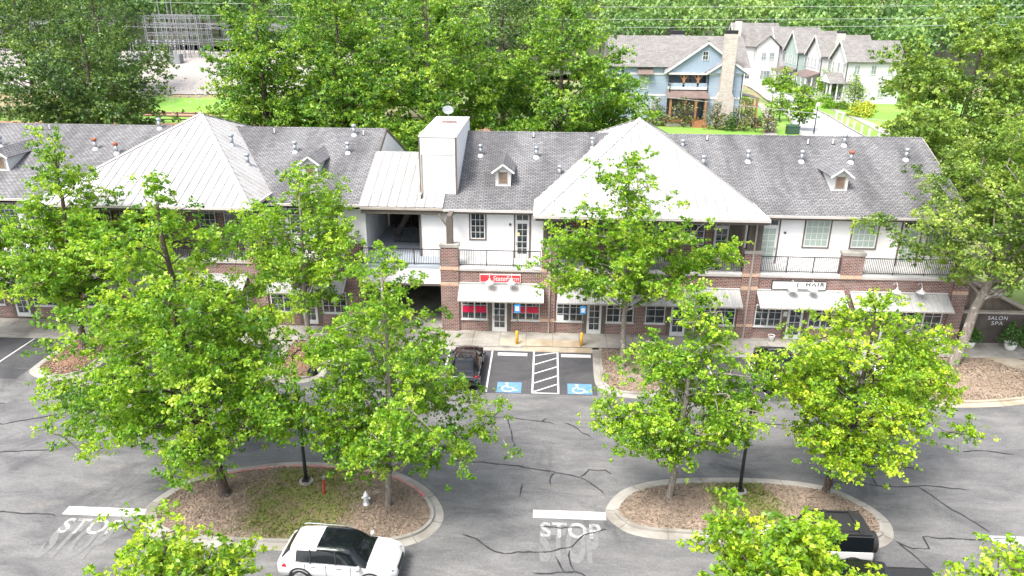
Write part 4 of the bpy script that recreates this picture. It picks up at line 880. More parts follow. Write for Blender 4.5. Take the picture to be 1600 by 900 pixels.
for kd,x,y in (('vent',-40.98,7.7),('stub',-40.3,10.0),('stub',-38.5,10.05),('rust',-33.6,7.55),('rust',-31.74,7.05),('vent',-29.9,10.3),('vent',-18.5,7.55),('vent',-14.57,7.55),('vent',-14.6,9.8),('stub',-13.9,9.9),('stub',-20.8,10.0)):
    vent(rl, kd, x, y, LZ+(y-LY)*.41)
for x, y in ((-22.9,6.9),(-21.2,5.2)): vent(hl, 'metal', x, y, min(8.79+.62*(-18.9-x), 8.79+.43*(y+1.05)))
dormer(rl, -16.56, 4.6, LZ+(4.6-LY)*.41); dormer(rl, -39.1, 4.8, LZ+(4.8-LY)*.41)
for a, b in ((-13.3,-12.2),(-20.1,-18.95),(-33.35,-32.3),(-41.5,-40.2)):
    mbp = MB().box(a,b,YL-.14,YL+.45,4.78,6.12).build('brick_pillar', M['brick'], BL); MB().box(a-.06,b+.06,YL-.2,YL+.5,6.12,6.32).build('cap', M['concrete'], mbp)
    MB().box(a-.01,b+.01,YL-.152,YL,4.53,4.78).build('soldier_course', M['brick_tan'], mbp)
    MB().box(a,b,YL-.12,YL,0,4.5).build('pilaster', M['brick'], BL); MB().box(a-.01,b+.01,YL-.132,YL,.95,1.18).build('soldier_course', M['brick_tan'], BL)
for a, b in ((-20.0,-19.1),(-33.2,-32.4)): MB().box(a,b,YL-.1,YL+.3,6.32,8.45).build('timber_post', M['brown'], BL)
MB().box(-33.2,-19.1,YL-.4,YL-.1,8.3,8.6).build('header_beam', M['brown'], BL)
for a, b, n in ((-18.9,-13.35,3),(-32.25,-26.2,3),(-26.1,-20.15,3),(-40.15,-33.4,4),(-48,-41.6,4)): railing(BL, a, b, YL+.08, 4.80, 1.12, n)
window(BL, -17.6, 6.05, 1.1, 1.85, 2.45); door(BL, -15.3, 4.78, .95, 3.1, 2.45); window(BL, -38.6, 6.0, 1.5, 1.9, 2.45, 4, 4); window(BL, -36.2, 6.0, .9, 1.9, 2.45, 2, 4); door(BL, -34.6, 4.78, .95, 3.1, 2.45)
window(BL, -42.4, 6.0, 1.5, 1.9, 2.45, 4, 4)
for x in (-31.4,-27.9,-24.0,-22.2): window(BL, x, 6.0, 1.2, 1.9, 2.43, 3, 4)
for x in (-29.6,-20.95): door(BL, x, 4.78, 1.0, 3.0, 2.43)
for x0, x1 in ((-15.2,-13.5),(-18.8,-17.0),(-22.6,-20.4),(-26.4,-24.6),(-31.9,-29.9),(-35.8,-34.0),(-39.9,-37.9)): shopwin(BL, x0, x1, YL)
for x0 in (-16.6,-24.1,-28.6,-37.2): shopdoor(BL, x0, x0+1.0, YL)
for a, b in ((-18.85,-13.35),(-25.9,-20.2),(-32.2,-26.3),(-40.1,-33.5)): awning(BL, a, b, YL, 3.6, 2.9)
for x in (-26.2,-33.4): downspout(BL, x, YL-.1, .1, 8.0, .6, 'white')
for x, lb in ((-28.0,'left white gooseneck lamp on the upper brick wall under the left hip roof'),(-26.3,'right white gooseneck lamp on the upper brick wall under the left hip roof')): lamp_gooseneck(x, 2.40, 8.1, lb, 'gooseneck lamps under the hip roofs')
lamp_gooseneck(-15.6, YL-.02, 4.25, 'white gooseneck lamp on the brick band above the awning left of the breezeway', 'gooseneck lamps above the shop awnings')
lamp_gooseneck(-36.0, YL-.02, 4.25, 'white gooseneck lamp above the awning at the far left of the building', 'gooseneck lamps above the shop awnings')

# ================================================================ vehicles
def car(label, cat, loc, rz, paint, st, glass_cells, L_, wheel=(1.4,.36,.84), smooth=True, name='parked_car', top_mat=None, group=None):
    """lofted body: st = stations rear to front (x, z bottom, z belt, z top, half width, half width at top)"""
    root = thing(name, label, cat, loc, rz, group, local=True)
    def ring(s):
        x, zb, zl, zt, w, wt = s; e = min(.05, (zt-zl)*.4); k = min(1, max(0, (zt-zl)/.5)) if smooth else 0
        return [(x, w*.88, zb), (x, w*.985, zb+(zl-zb)*.3), (x, w, zb+(zl-zb)*.65), (x, w*.975, zl), (x, w*.955, zl+e*.6), (x, wt+.02+.05*k, zt-e*1.3-.07*k), (x, wt*.8, zt-e*.25), (x, 0, zt)]
    R_ = np.array([ring(s) for s in st]); ns, nr, _ = R_.shape; F = 4 if smooth else 2
    def interp(A, ax):
        k = A.shape[ax]; A = np.moveaxis(A, ax, 0); out = []
        for i in range(k-1):
            a, b, c, d = A[max(i-1,0)], A[i], A[i+1], A[min(i+2,k-1)]
            for t in np.arange(F)/F:
                if smooth:
                    q = .5*((2*b)+(c-a)*t+(2*a-5*b+4*c-d)*t*t+(3*b-a-3*c+d)*t**3); out.append(q*.9+(b+(c-b)*t)*.1)
                else: out.append(b+(c-b)*t)
        out.append(A[-1]); return np.moveaxis(np.array(out), 0, ax)
    G = interp(interp(R_, 0), 1); a, b, _ = G.shape
    parts = {}
    def put(nm, fs): parts.setdefault(nm, []).extend(fs)
    for s in (1,-1):
        for i in range(a-1):
            for j in range(b-1):
                ci, cj = i//F, j//F; nm = glass_cells.get((ci,cj), 'body')
                q = [G[i,j],G[i+1,j],G[i+1,j+1],G[i,j+1]]; q = [(p[0],p[1]*s,p[2]) for p in q]
                key = nm+('' if nm not in ('side_window','rear_side_window') else ('_l' if s > 0 else '_r')); put(key, [q if s < 0 else q[::-1]])
    for e in (0,-1):
        poly = [(p[0],p[1],p[2]) for p in G[e]]+[(p[0],-p[1],p[2]) for p in G[e][::-1][1:]]; put('body', [poly])
    for k, fs in parts.items():
        mb = MB(); seen = {}; vs = []; ff = []
        for q in fs:
            idx = []
            for p in q:
                kk = (round(p[0],4), round(p[1],4), round(p[2],4))
                if kk not in seen: seen[kk] = len(vs); vs.append(kk)
                if not idx or idx[-1] != seen[kk]: idx.append(seen[kk])
            if idx[0] == idx[-1]: idx.pop()
            if len(idx) > 2: ff.append(tuple(idx))
        mb.add(vs, ff); nm = k.replace('_l','').replace('_r','') if k[-2:] in ('_l','_r') else k
        mt = M[paint] if nm == 'body' else (top_mat or M[paint]) if nm == 'hard_top' else M['car_glass']
        mb.build(nm, mt, root, smooth=smooth)
    wx, wr, wy = wheel
    for sx in (1,-1):
        for sy in (1,-1):
            c = (sx*wx, sy*wy, wr)
            arch = MB(); n = 14; th = np.linspace(radians(-18), radians(198), n)
            for r0, r1, o in ((wr+.045, wr+.115, .03),):
                for k in range(n-1):
                    p = lambda r,t,y: (c[0]+r*cos(t), sy*(wy+y), wr+r*sin(t))
                    arch.quad(p(r0,th[k],.125),p(r1,th[k],.125),p(r1,th[k+1],.125),p(r0,th[k+1],.125)); arch.quad(p(r1,th[k],.125),p(r1,th[k],0),p(r1,th[k+1],0),p(r1,th[k+1],.125)); arch.quad(p(r0,th[k],.125),p(r0,th[k+1],.125),p(r0,th[k+1],.0),p(r0,th[k],.0))
            arch.build('wheel_arch', M['black_plastic'], root)
            wl_ = MB().lathe([(wr+.05,.0),(wr+.05,.103)] if sy > 0 else [(wr+.05,-.103),(wr+.05,0)], (c[0],sy*wy,wr), 18, 'y').build('wheel_well', M['black_plastic'], root)
            y0 = sy*(wy-.12); d = sy*.25
            ty = MB().lathe([(wr-.10,0),(wr-.02,0),(wr,.04*sy),(wr,d-.04*sy),(wr-.02,d),(wr-.10,d)], (c[0],y0,wr), 22, 'y').build('wheel', M['tyre'], root, smooth=False)
            rm = MB(); yo = y0+d
            rm.lathe([(wr-.105,-.01*sy),(wr-.105,.004*sy),(wr-.13,.004*sy)], (c[0],yo,wr), 20, 'y')
            for k in range(5):
                t = 2*pi*k/5+.3
                for e in (-.12,.12): rm.bar((c[0]+.04*cos(t),yo+.012*sy,wr+.04*sin(t)),(c[0]+(wr-.12)*cos(t+e),yo+.012*sy,wr+(wr-.12)*sin(t+e)),.035,.02,(0,1,0))
            rm.lathe([(.055,-.0),(.05,.02*sy)], (c[0],yo,wr), 10, 'y'); rm.build('rim', M['rim'], ty)
    return root
def add_car_bits(r, L_, w, lampz, tailz, plate=True, mirrors=(.75,1.02), rails=None, handles=(.15,-.85), hz=.95, grille=True, belt=None):
    h = L_/2
    for s in (1,-1):
        mb = MB(); mb.prism([(h-.50,s*(w-.10),lampz-.02),(h-.18,s*(w-.26),lampz-.05),(h-.16,s*(w-.30),lampz+.06),(h-.48,s*(w-.12),lampz+.10)], (.06,s*.05,0)); lp = mb.build('headlight', M['lamp_lens'], r)
        MB().bar((h-.46,s*(w-.05),lampz+.10),(h-.12,s*(w-.28),lampz+.06),.03).build('lamp_trim', M['black'], r)
        mb = MB(); mb.prism([(-h+.06,s*(w-.28),tailz-.05),(-h+.12,s*(w-.04),tailz-.06),(-h+.42,s*(w+.015),tailz-.02),(-h+.40,s*(w-.0),tailz+.08),(-h+.12,s*(w-.08),tailz+.12),(-h+.08,s*(w-.28),tailz+.10)], (0,0,.03)); mb.build('taillight', M['tail'], r)
        if mirrors:
            mb = MB(); mb.lathe([(.0,-.12),(.07,-.1),(.095,0),(.07,.1),(0,.12)], (mirrors[0],s*(w+.09),mirrors[1]), 8, 'y'); mb.bar((mirrors[0],s*(w-.04),mirrors[1]-.04),(mirrors[0],s*(w+.05),mirrors[1]-.02),.05); mb.build('wing_mirror', [c.data.materials[0] for c in r.children if c.name.startswith('body')][0], r, smooth=True)
        for hx in handles: MB().box(hx-.09,hx+.09,s*w-.015 if s > 0 else -w-.03,s*w+.03 if s > 0 else -w+.015,hz-.012,hz+.02).build('door_handle', M['chrome'], r)
        for hx in (.62,-.35,-1.18): MB().box(hx-.006,hx+.006,s*w-.012 if s > 0 else -w-.004,s*w+.004 if s > 0 else -w+.012,.42,hz+.06).build('door_gap', M['black'], r)
        if rails: MB().tube([(rails[0],s*rails[2],rails[3]-.03),(rails[0]+.12,s*rails[2],rails[3]+.02),(rails[1]-.12,s*rails[2],rails[3]+.02),(rails[1],s*rails[2],rails[3]-.04)], .018, 6).build('roof_rail', M['chrome'], r)
        if belt: MB().tube([(belt[0],s*(w-.035),belt[2]),((belt[0]+belt[1])/2,s*(w-.03),belt[2]+.01),(belt[1],s*(w-.03),belt[2]-.01)], .012, 5).build('chrome_strip', M['chrome'], r)
    if grille: MB().box(h-.04,h+.02,-.42,.42,lampz-.20,lampz+.02).build('grille', M['black'], r)
    if plate: MB().box(-h-.012,-h+.01,-.18,.18,tailz-.14,tailz-.02).build('number_plate', M['white_sign'], r)
SUV = [(-2.35,.46,.72,.82,.74,.62),(-2.31,.34,.92,1.00,.88,.74),(-2.18,.30,1.02,1.10,.93,.74),(-1.82,.30,1.06,1.52,.945,.60),(-1.55,.30,1.06,1.60,.95,.635),(-.75,.30,1.04,1.645,.95,.66),(.0,.30,1.02,1.645,.95,.66),(.55,.30,1.01,1.575,.95,.63),(1.22,.30,.98,1.07,.95,.74),(1.75,.30,.93,1.01,.94,.70),(2.12,.34,.82,.92,.90,.64),(2.32,.40,.66,.76,.76,.5),(2.36,.46,.60,.66,.66,.4)]
def cells(win=(), side=(), rear=(), roof=()):
    d = {}
    for i in win:
        for j in (5,6): d[(i,j)] = 'windscreen'
    for i in rear:
        for j in (5,6): d[(i,j)] = 'rear_window'
    for i in side: d[(i,4)] = 'side_window'
    for i in roof:
        for j in (6,): d[(i,j)] = 'glass_roof'
    return d
c1 = car('white SUV with panoramic glass roof driving right below the left planting island', 'car', (-7.7,-22.95,0), radians(-3), 'white_paint_car', SUV, cells((7,),(4,5,6,7),(2,),(5,6)) | {(5,5):'glass_roof',(6,5):'glass_roof'}, 4.7)
def pillars(r, xs, w=.95, zb=1.06, wt=.70, zt=1.52):
    for x in xs:
        for s in (1,-1): MB().bar((x,s*(w-.02),zb),(x-.06,s*(wt+.01),zt),.05,.03,(0,s,0)).build('window_pillar', M['black'], r)
pillars(c1, (.05,-.95), .945, 1.06, .715, 1.545)
add_car_bits(c1, 4.7, .95, .74, .86, rails=(-1.7,.35,.665,1.63), mirrors=(.95,1.08), belt=(-1.6,.95,1.075))
SED = [(-2.35,.46,.70,.80,.74,.60),(-2.28,.32,.86,.96,.86,.72),(-2.1,.28,.90,1.02,.90,.70),(-1.65,.28,.92,1.08,.92,.66),(-1.05,.28,.93,1.40,.92,.58),(-.5,.28,.92,1.46,.92,.60),(.1,.28,.91,1.45,.92,.60),(.45,.28,.90,1.38,.92,.58),(1.15,.28,.88,.97,.92,.70),(1.75,.28,.82,.90,.90,.66),(2.15,.32,.72,.80,.85,.58),(2.34,.40,.58,.66,.66,.4)]
c2 = car('black car with red tail lamps nosed in to the kerb left of the accessible bays', 'car', (-4.55,-6.0,0), radians(90), 'black_paint_car', SED, cells((7,),(3,4,5,6,7),(3,),()), 4.7, (1.4,.34,.80))
add_car_bits(c2, 4.7, .915, .66, .82, mirrors=(.85,.98), hz=.86)
c3 = car('black SUV with silver roof rails parked at the kerb right of the middle bay', 'car', (14.3,-5.2,0), radians(90), 'black_paint_car', [(a,b,c,d+(.12 if d > 1.2 else .04),e,f) for a,b,c,d,e,f in SUV], cells((7,),(3,4,5,6,7),(2,),(4,5,6)), 4.8)
add_car_bits(c3, 4.7, .95, .8, .95, rails=(-1.7,.35,.665,1.76), mirrors=(.95,1.1))
for yy in (-1.0,-.1): MB().bar((yy,-.66,1.8),(yy,.66,1.8),.05,.03).build('roof_bar', M['chrome'], c3)
c4 = car('white saloon parked under the yellow-green tree beside the right kerbed bed', 'car', (20.0,-6.7,0), radians(90), 'white_paint_car', SED, cells((7,),(3,4,5,6,7),(3,),()), 4.7, (1.4,.34,.80))
add_car_bits(c4, 4.7, .915, .66, .82, mirrors=(.85,.98), hz=.86)
# off-roader with black hard top and spare wheel
JP = [(-2.05,.55,1.05,1.12,.86,.80),(-2.0,.50,1.12,1.16,.90,.82),(-1.98,.50,1.13,1.84,.90,.72),(-1.3,.50,1.13,1.86,.90,.74),(-.6,.50,1.13,1.86,.90,.74),(.3,.50,1.13,1.84,.90,.73),(.62,.50,1.12,1.2,.90,.74),(1.2,.55,1.08,1.16,.80,.62),(1.9,.6,1.04,1.12,.72,.56),(2.05,.62,.98,1.06,.66,.5)]
gc = {}
for i in (2,3,4): gc[(i,4)] = 'side_window'; gc[(i,5)] = 'hard_top'; gc[(i,6)] = 'hard_top'
gc[(5,5)] = gc[(5,6)] = 'windscreen'; gc[(5,4)] = 'side_window'; gc[(1,5)] = gc[(1,6)] = gc[(1,4)] = 'hard_top'
c5 = car('white off-roader with black hard top and spare wheel below the right island', 'car', (11.18,-21.28,0), radians(180), 'white_paint_car', JP, gc, 4.1, (1.25,.42,.82), smooth=False, top_mat=M['black_plastic'])
sp = MB().lathe([(.41,0),(.43,-.05),(.43,-.32),(.37,-.36),(.1,-.365)], (0,0,0), 22, 'y').build('spare_wheel', M['tyre'], c5)
sp.rotation_euler = (0,0,radians(-90)); sp.location = (-2.08,0,1.0)
mb = MB(); mb.box(-1.985,-1.97,-.62,.62,1.22,1.7); mb.build('rear_window', M['car_glass'], c5)
for xx in (-1.5,-.5): MB().box(xx-.04,xx+.04,-.72,.72,1.90,1.95).build('roof_bar', M['black_plastic'], c5)
for s in (-.70,.70): MB().box(-1.9,.25,s-.03,s+.03,1.86,1.91).build('roof_rail', M['black_plastic'], c5)
for xx in (-1.25,-.2): MB().box(xx-.45,xx+.45,-.5,.5,1.862,1.875).build('roof_panel', M['black_plastic'], c5)
for s in (1,-1):
    for xx in (1.25,-1.25):
        fl = MB(); th = np.linspace(radians(5),radians(175),12)
        for k in range(11):
            p = lambda r,t,y: (xx+r*cos(t), s*y, .42+r*sin(t))
            fl.quad(p(.5,th[k],.86),p(.5,th[k],1.0),p(.5,th[k+1],1.0),p(.5,th[k+1],.86)); fl.quad(p(.5,th[k],1.0),p(.44,th[k],1.0),p(.44,th[k+1],1.0),p(.5,th[k+1],1.0))
        fl.build('fender_flare', M['black_plastic'], c5)
    MB().box(-2.08,-2.03,s*.66-.07,s*.66+.07,.85,1.08).build('taillight', M['tail'], c5)
MB().box(-2.2,-2.06,-.8,.8,.55,.72).build('rear_bumper', M['black_plastic'], c5)
# pick-up with a flat tonneau
PK = [(-2.9,.55,1.0,1.12,.96,.94),(-2.88,.5,1.30,1.36,.98,.95),(-1.2,.5,1.32,1.38,.99,.96),(-1.15,.5,1.33,1.39,.99,.96),(-1.0,.5,1.33,1.86,.99,.70),(-.2,.5,1.32,1.92,.99,.74),(.6,.5,1.30,1.90,.99,.73),(1.3,.5,1.22,1.28,.99,.82),(2.4,.5,1.14,1.22,.97,.78),(2.85,.55,1.0,1.08,.90,.7),(2.92,.6,.9,.96,.8,.6)]
c6 = car('black pick-up truck with flat black bed cover at the bottom right edge', 'pick-up truck', (11.95,-24.1,0), radians(181), 'black_paint_car', PK, cells((6,),(4,5,6),(3,),()), 5.8, (1.75,.42,.90), smooth=False, name='pickup_truck')
MB().prism([(-2.86,-.93,1.37),(-2.86,.93,1.37),(-2.86,.80,1.41),(-2.86,-.80,1.41)], (1.68,0,0)).build('bed_cover', M['black_plastic'], c6)
for s in (1,-1): MB().box(-2.95,-2.88,s*.86-.08,s*.86+.08,.95,1.25).build('taillight', M['tail'], c6)

# ================================================================ street furniture
def lamppost(x, y, ang, label):
    t = thing('lamp_post', label, 'lamp post', (x,y,.17), group='black parking-lot lamp posts')
    MB().lathe([(.33,.0),(.33,.06),(.30,.08)], (x,y,.14), 20).build('footing', M['concrete'], t)
    MB().box(x-.15,x+.15,y-.15,y+.15,.22,.36).build('base_plate', M['black'], t)
    MB().tube([(x,y,.3),(x,y,.7),(x,y,6.3)], [.095,.085,.055], 10).build('pole', M['black'], t, smooth=True)
    c, s = cos(ang), sin(ang); A = []
    for k in range(13):
        a = pi-pi*k/12*1.15; A.append((x+c*(.42+.42*cos(a)), y+s*(.42+.42*cos(a)), 6.45+.55*sin(a)))
    MB().tube([(x,y,6.25)]+A, .032, 6).build('crook_arm', M['black'], t, smooth=True)
    ex, ey, ez = A[-1]
    MB().lathe([(.03,.06),(.06,.0),(.10,-.10),(.17,-.17),(.24,-.34),(.25,-.38),(.1,-.36)], (ex,ey,ez), 14).build('bell_shade', M['black'], t, smooth=True)
    MB().lathe([(.10,-.37),(.09,-.46),(.0,-.5)], (ex,ey,ez), 10).build('lamp_globe', M['white_sign'], t, smooth=True)
lamppost(-10.9, -17.5, radians(8), 'tall black lamp post with crook arm on the left planting island')
lamppost(9.3, -17.1, radians(-60), 'tall black lamp post with crook arm on the right planting island')
hy = thing('fire_hydrant', 'silver fire hydrant on the mulch of the left planting island', 'fire hydrant', (-7.7,-19.0,.15))
MB().lathe([(.15,0),(.15,.05),(.10,.06),(.095,.44),(.13,.45),(.13,.49),(.115,.52),(.08,.60),(.04,.64),(.035,.70),(0,.70)], (-7.7,-19.0,.15), 14).build('barrel', M['silver'], hy, smooth=True)
for s in (1,-1): MB().tube([(-7.7,-19,.5),(-7.7+s*.19,-19,.5)], [.06,.055], 10).build('nozzle_cap', M['silver'], hy)
MB().tube([(-7.7,-19,.46),(-7.7,-19.2,.46)], [.08,.075], 10).build('nozzle_cap', M['silver'], hy)
rp = thing('marker_post', 'short red marker post with dark cap leaning on the left planting island', 'post', (-9.82,-18.35,.16))
MB().tube([(-9.82,-18.35,.1),(-9.78,-18.3,.92)], .06, 8).build('post', M['red_paint'], rp); MB().tube([(-9.78,-18.3,.92),(-9.775,-18.295,1.04)], .085, 8).build('cap', M['galv'], rp)
for x, lb in ((-1.65,'yellow bollard with blue accessible-parking sign at the left accessible bay'),(2.6,'yellow bollard with blue accessible-parking sign at the right accessible bay')):
    y = -1.95; t = thing('sign_bollard', lb, 'bollard', (x,y,.12), group='sign bollards at the accessible bays')
    MB().lathe([(.10,0),(.10,.88),(.07,.94),(0,.96)], (x,y,.12), 14).build('bollard', M['yellow'], t, smooth=True)
    MB().tube([(x,y,1.0),(x,y,2.5)], .03, 6).build('sign_pole', M['brown'], t)
    sp_ = MB().box(x-.20,x+.20,y-.045,y-.03,2.38,2.94).build('sign_plate', M['sign_blue'], t)
    MB().box(x-.12,x+.12,y-.052,y-.046,2.50,2.82).build('pictogram', M['white_sign'], sp_)
# spa screen wall with lettering, lean-to and planters
SWL = thing('screen_wall', 'dark brown rendered screen wall with raised SALON SPA lettering right of the shops', 'wall', (29.7,.1,0))
MB().box(27.62,31.9,.1,.35,0,2.25).build('wall_panel', M['darkbrown'], SWL); MB().box(27.6,31.95,.05,.4,2.25,2.38).build('coping', M['taupe'], SWL); MB().box(31.7,31.9,-.8,.08,0,2.2).build('wall_return', M['darkbrown'], SWL)
text_mesh('lettering', 'SALON', M['white_sign'], SWL, 1.25, .26, lambda a,b: (29.35+a,.085,1.82+b), spacing=1.15); text_mesh('lettering', 'SPA', M['white_sign'], SWL, .75, .26, lambda a,b: (29.65+a,.085,1.45+b), spacing=1.15)
SH = thing('lean_to', 'weathered plank lean-to with sloping edge boards behind the brown screen wall', 'shed', (30,1.6,0))
for k in range(9):
    a = 27.7+k*.55; b = a+.53; f = lambda x: 4.35-(x-27.6)*.50; MB().prism([(a,1.6,0),(b,1.6,0),(b,1.6,f(b)),(a,1.6,f(a))], (0,.05,0)).build('plank', M['plank'], SH)
for dz, yy in ((0,1.5),(.0,1.1)): MB().bar((27.55,yy,4.5-dz),(33.0,yy,1.85-dz),.08,.24).build('barge_board', M['taupe'], SH)
MB().prism([(27.55,1.05,4.45),(27.55,5.5,4.45),(33.0,5.5,1.8),(33,1.05,1.8)], (0,0,-.06)).build('roof', M['plank'], SH)
for x, y, lb, sd in ((28.1,-.63,'white round planter with leafy shrub near the brick corner, left of the pair','a'),(30.6,-.86,'white round planter with leafy shrub at the right end of the screen wall','b')):
    t = thing('planter', lb, 'planter', (x,y,.125), group='white planters by the screen wall')
    MB().lathe([(.20,0),(.30,.12),(.38,.42),(.39,.50),(.34,.50),(.33,.42)], (x,y,.125), 18).build('pot', M['pot'], t, smooth=True); MB().lathe([(.34,.40),(.0,.43)], (x,y,.125), 14).build('soil', M['mulch_red'], t)
    s_ = shrub('plant', None, (x,y,.65), .62 if sd == 'a' else .85, .95 if sd == 'a' else 1.35, ord(sd), 900, .13, cat=None); s_.parent = t; s_.location = (0,0,.525); 
    MB().tube([(x,y,.5),(x+.05,y,1.1)], .03, 5).build('stem', M['bark'], t)
def egg_chair(x, y, rz, lb):
    t = thing('wire_chair', lb, 'chair', (x,y,.13), rz, group='white string chairs outside the end shop', local=True)
    ring = []; n = 26
    for k in range(n): a = 2*pi*k/n; u, v = .42*cos(a), .52*sin(a); ring.append((u, .10+.42*(v/.52), .62+v*.85-(0 if v > 0 else -.0)))
    MB().tube(ring+[ring[0]], .016, 5).build('frame_hoop', M['white_sign'], t)
    s_ = MB(); hub = (0,-.02+.1,.34)
    for k in range(n*2):
        a = 2*pi*k/(n*2); u, v = .42*cos(a), .52*sin(a); e = Vector((u,.10+.42*(v/.52),.62+v*.85)); h_ = Vector((0,.12,.40)); m_ = (e+h_)/2+Vector((0,.10,-.08))
        s_.tube([e,m_,h_], .009, 3, False)
    s_.build('string_seat', M['white_sign'], t)
    for a in (.7,2.4,4.7): MB().tube([(0,.1,.36),(.34*cos(a),.1+.34*sin(a),0)], .012, 5).build('leg', M['black'], t)
egg_chair(24.5,-.75,radians(10),'white string egg chair in front of the end shop window, left of the pair'); egg_chair(26.0,-.9,radians(-20),'white string egg chair in front of the end shop window, right of the pair')
t = thing('white_tub', 'small white tub on the pavement beside the black SUV', 'tub', (15.3,-.45,.125)); MB().lathe([(.16,0),(.22,.40),(.23,.42),(.2,.42),(.18,.1)], (15.3,-.45,.125), 14).build('tub', M['pot'], t, smooth=True)
MB().lathe([(.2,.38),(0,.39)], (15.3,-.45,.125), 12).build('soil', M['mulch_red'], t)

# ================================================================ trees of the car park
oval = [(.30,.3),(.38,.9),(.55,1.0),(.75,.72),(.9,.4),(1,.12)]
def pf(w, pts): return [(a, b*w) for a, b in pts]
big = [(.16,.35),(.22,.85),(.33,1.05),(.5,1.0),(.65,.86),(.78,.62),(.9,.36),(1,.1)]
tall = [(.20,.3),(.28,.85),(.42,1.0),(.58,.86),(.74,.6),(.88,.35),(1,.1)]
G1 = 'street trees in the car park'
tree('oak_tree', 'large bright green oak with dark trunk at the left end of the left island', (-14.35,-18.58,.12), 14.9, pf(5.1,[(.22,.45),(.28,.95),(.38,1.08),(.52,.98),(.66,.82),(.80,.56),(.92,.3),(1,.08)]), 11, 87885, 0.155, 'leaf_mid', 'bark', .24, lean=(-.4,.4), ctr=(-.7,0), limbs=52, clump=.55, sub=10)
tree('oak_tree', 'slender bright green oak with pale trunk at the right end of the left island', (-6.73,-18.93,.12), 12.3, pf(3.5,[(.20,.25),(.26,.75),(.36,1.08),(.5,1.0),(.66,.85),(.8,.6),(.92,.35),(1,.1)]), 12, 51030, 0.139, 'leaf_mid', 'bark_pale', .14, limbs=40, clump=.45, ctr=(.35,0), sub=9)
tree('oak_tree', 'slender bright green oak with pale trunk at the left end of the right island', (5.98,-17.67,.12), 10.6, pf(3.0,[(.20,.2),(.28,.5),(.42,1.02),(.54,1.05),(.66,.72),(.8,.5),(.92,.28),(1,.08)]), 13, 38272, 0.139, 'leaf_bright', 'bark_pale', .15, limbs=36, clump=.44, ctr=(.3,0), sub=9)
tree('oak_tree', 'broad yellow-green oak at the right end of the right island', (13.35,-16.78,.12), 9.9, pf(4.0,[(.18,.25),(.26,.55),(.38,.8),(.54,1.08),(.68,1.0),(.82,.66),(.93,.36),(1,.12)]), 14, 65205, 0.139, 'leaf_yellow', 'bark', .16, limbs=46, clump=.46, ctr=(.65,0), sub=9)
tree('oak_tree', 'tall thin-branched green oak rising in front of the middle metal hip roof', (5.0,-4.9,.12), 13.6, pf(4.6,[(.36,.35),(.43,.85),(.52,1.05),(.60,.95),(.70,.62),(.82,.45),(.93,.32),(1,.1)]), 15, 48195, 0.164, 'leaf_mid', 'bark_pale', .17, lean=(-.4,0), limbs=38, clump=.5, sub=9, wob=.3)
tree('oak_tree', 'yellow-green oak with pale forked trunk in front of the balcony left of the breezeway', (-15.0,-3.6,.12), 12.0, pf(3.8,[(.30,.3),(.4,.7),(.55,1.0),(.70,1.0),(.82,.72),(.93,.42),(1,.12)]), 16, 38272, 0.164, 'leaf_bright', 'bark_pale', .19, lean=(.3,.4), limbs=34, clump=.5, sub=9, wob=.3)
tree('oak_tree', 'tall twin-peaked green oak in the kerbed bed at the left end of the building', (-29.6,-4.2,.12), 13.9, pf(3.9,[(.26,.35),(.34,.85),(.46,1.05),(.6,.95),(.74,.62),(.88,.38),(1,.12)]), 17, 53865, 0.164, 'leaf_mid', 'bark', .2, lean=(1.0,0), limbs=42, clump=.5, sub=9, wob=.3)
tree('oak_tree', 'green oak cut off by the left edge of the picture in front of the building', (-36.5,-3.6,.12), 11.5, pf(3.6,[(.28,.35),(.4,.9),(.6,1.0),(.8,.62),(1,.12)]), 18, 31185, 0.164, 'leaf_mid', 'bark', .2, limbs=30, clump=.5, sub=8)
tree('oak_tree', 'large grey-trunked tree leaning right out of the mulch bed beside the end shop', (25.82,-3.24,.12), 16.5, pf(5.9,[(.34,.25),(.40,.62),(.52,1.0),(.66,1.05),(.8,.85),(.92,.5),(1,.2)]), 19, 73710, 0.164, 'leaf_olive', 'bark_pale', .30, lean=(3.6,.3), limbs=44, clump=.6, sub=9, wob=.3)
tree('oak_tree', 'bright green tree beyond the right edge with foliage spilling into the upper right corner', (35.5,2.0,.12), 15.0, pf(5.8,[(.2,.3),(.3,.8),(.5,1.0),(.7,.9),(.88,.6),(1,.15)]), 29, 56700, 0.172, 'leaf_mid', 'bark', .26, limbs=40, clump=.6, sub=9, wob=.3)
for args in (('yellow-green maple top at the bottom edge left of the white SUV', (-8.9,-32.2,0), 9.1, 3.1, 21, 26000, -.4),
             ('broad yellow-green maple top at the bottom edge in front of the off-roader', (6.5,-30.6,0), 9.3, 2.75, 22, 36000, 0),
             ('yellow-green maple top in the bottom right corner', (13.9,-29.9,0), 8.2, 2.3, 23, 16000, 0)):
    lb, b, h, w_, s_, n_, lx = args
    tree('maple_tree', lb, b, h, pf(w_,[(.3,.5),(.5,1.0),(.68,.95),(.82,.7),(.93,.4),(1,.14)]), s_, int(n_*1.75), .145, 'leaf_yellow', 'bark', .13, limbs=54, clump=.38, sub=9, lean=(lx,0), wob=.28)
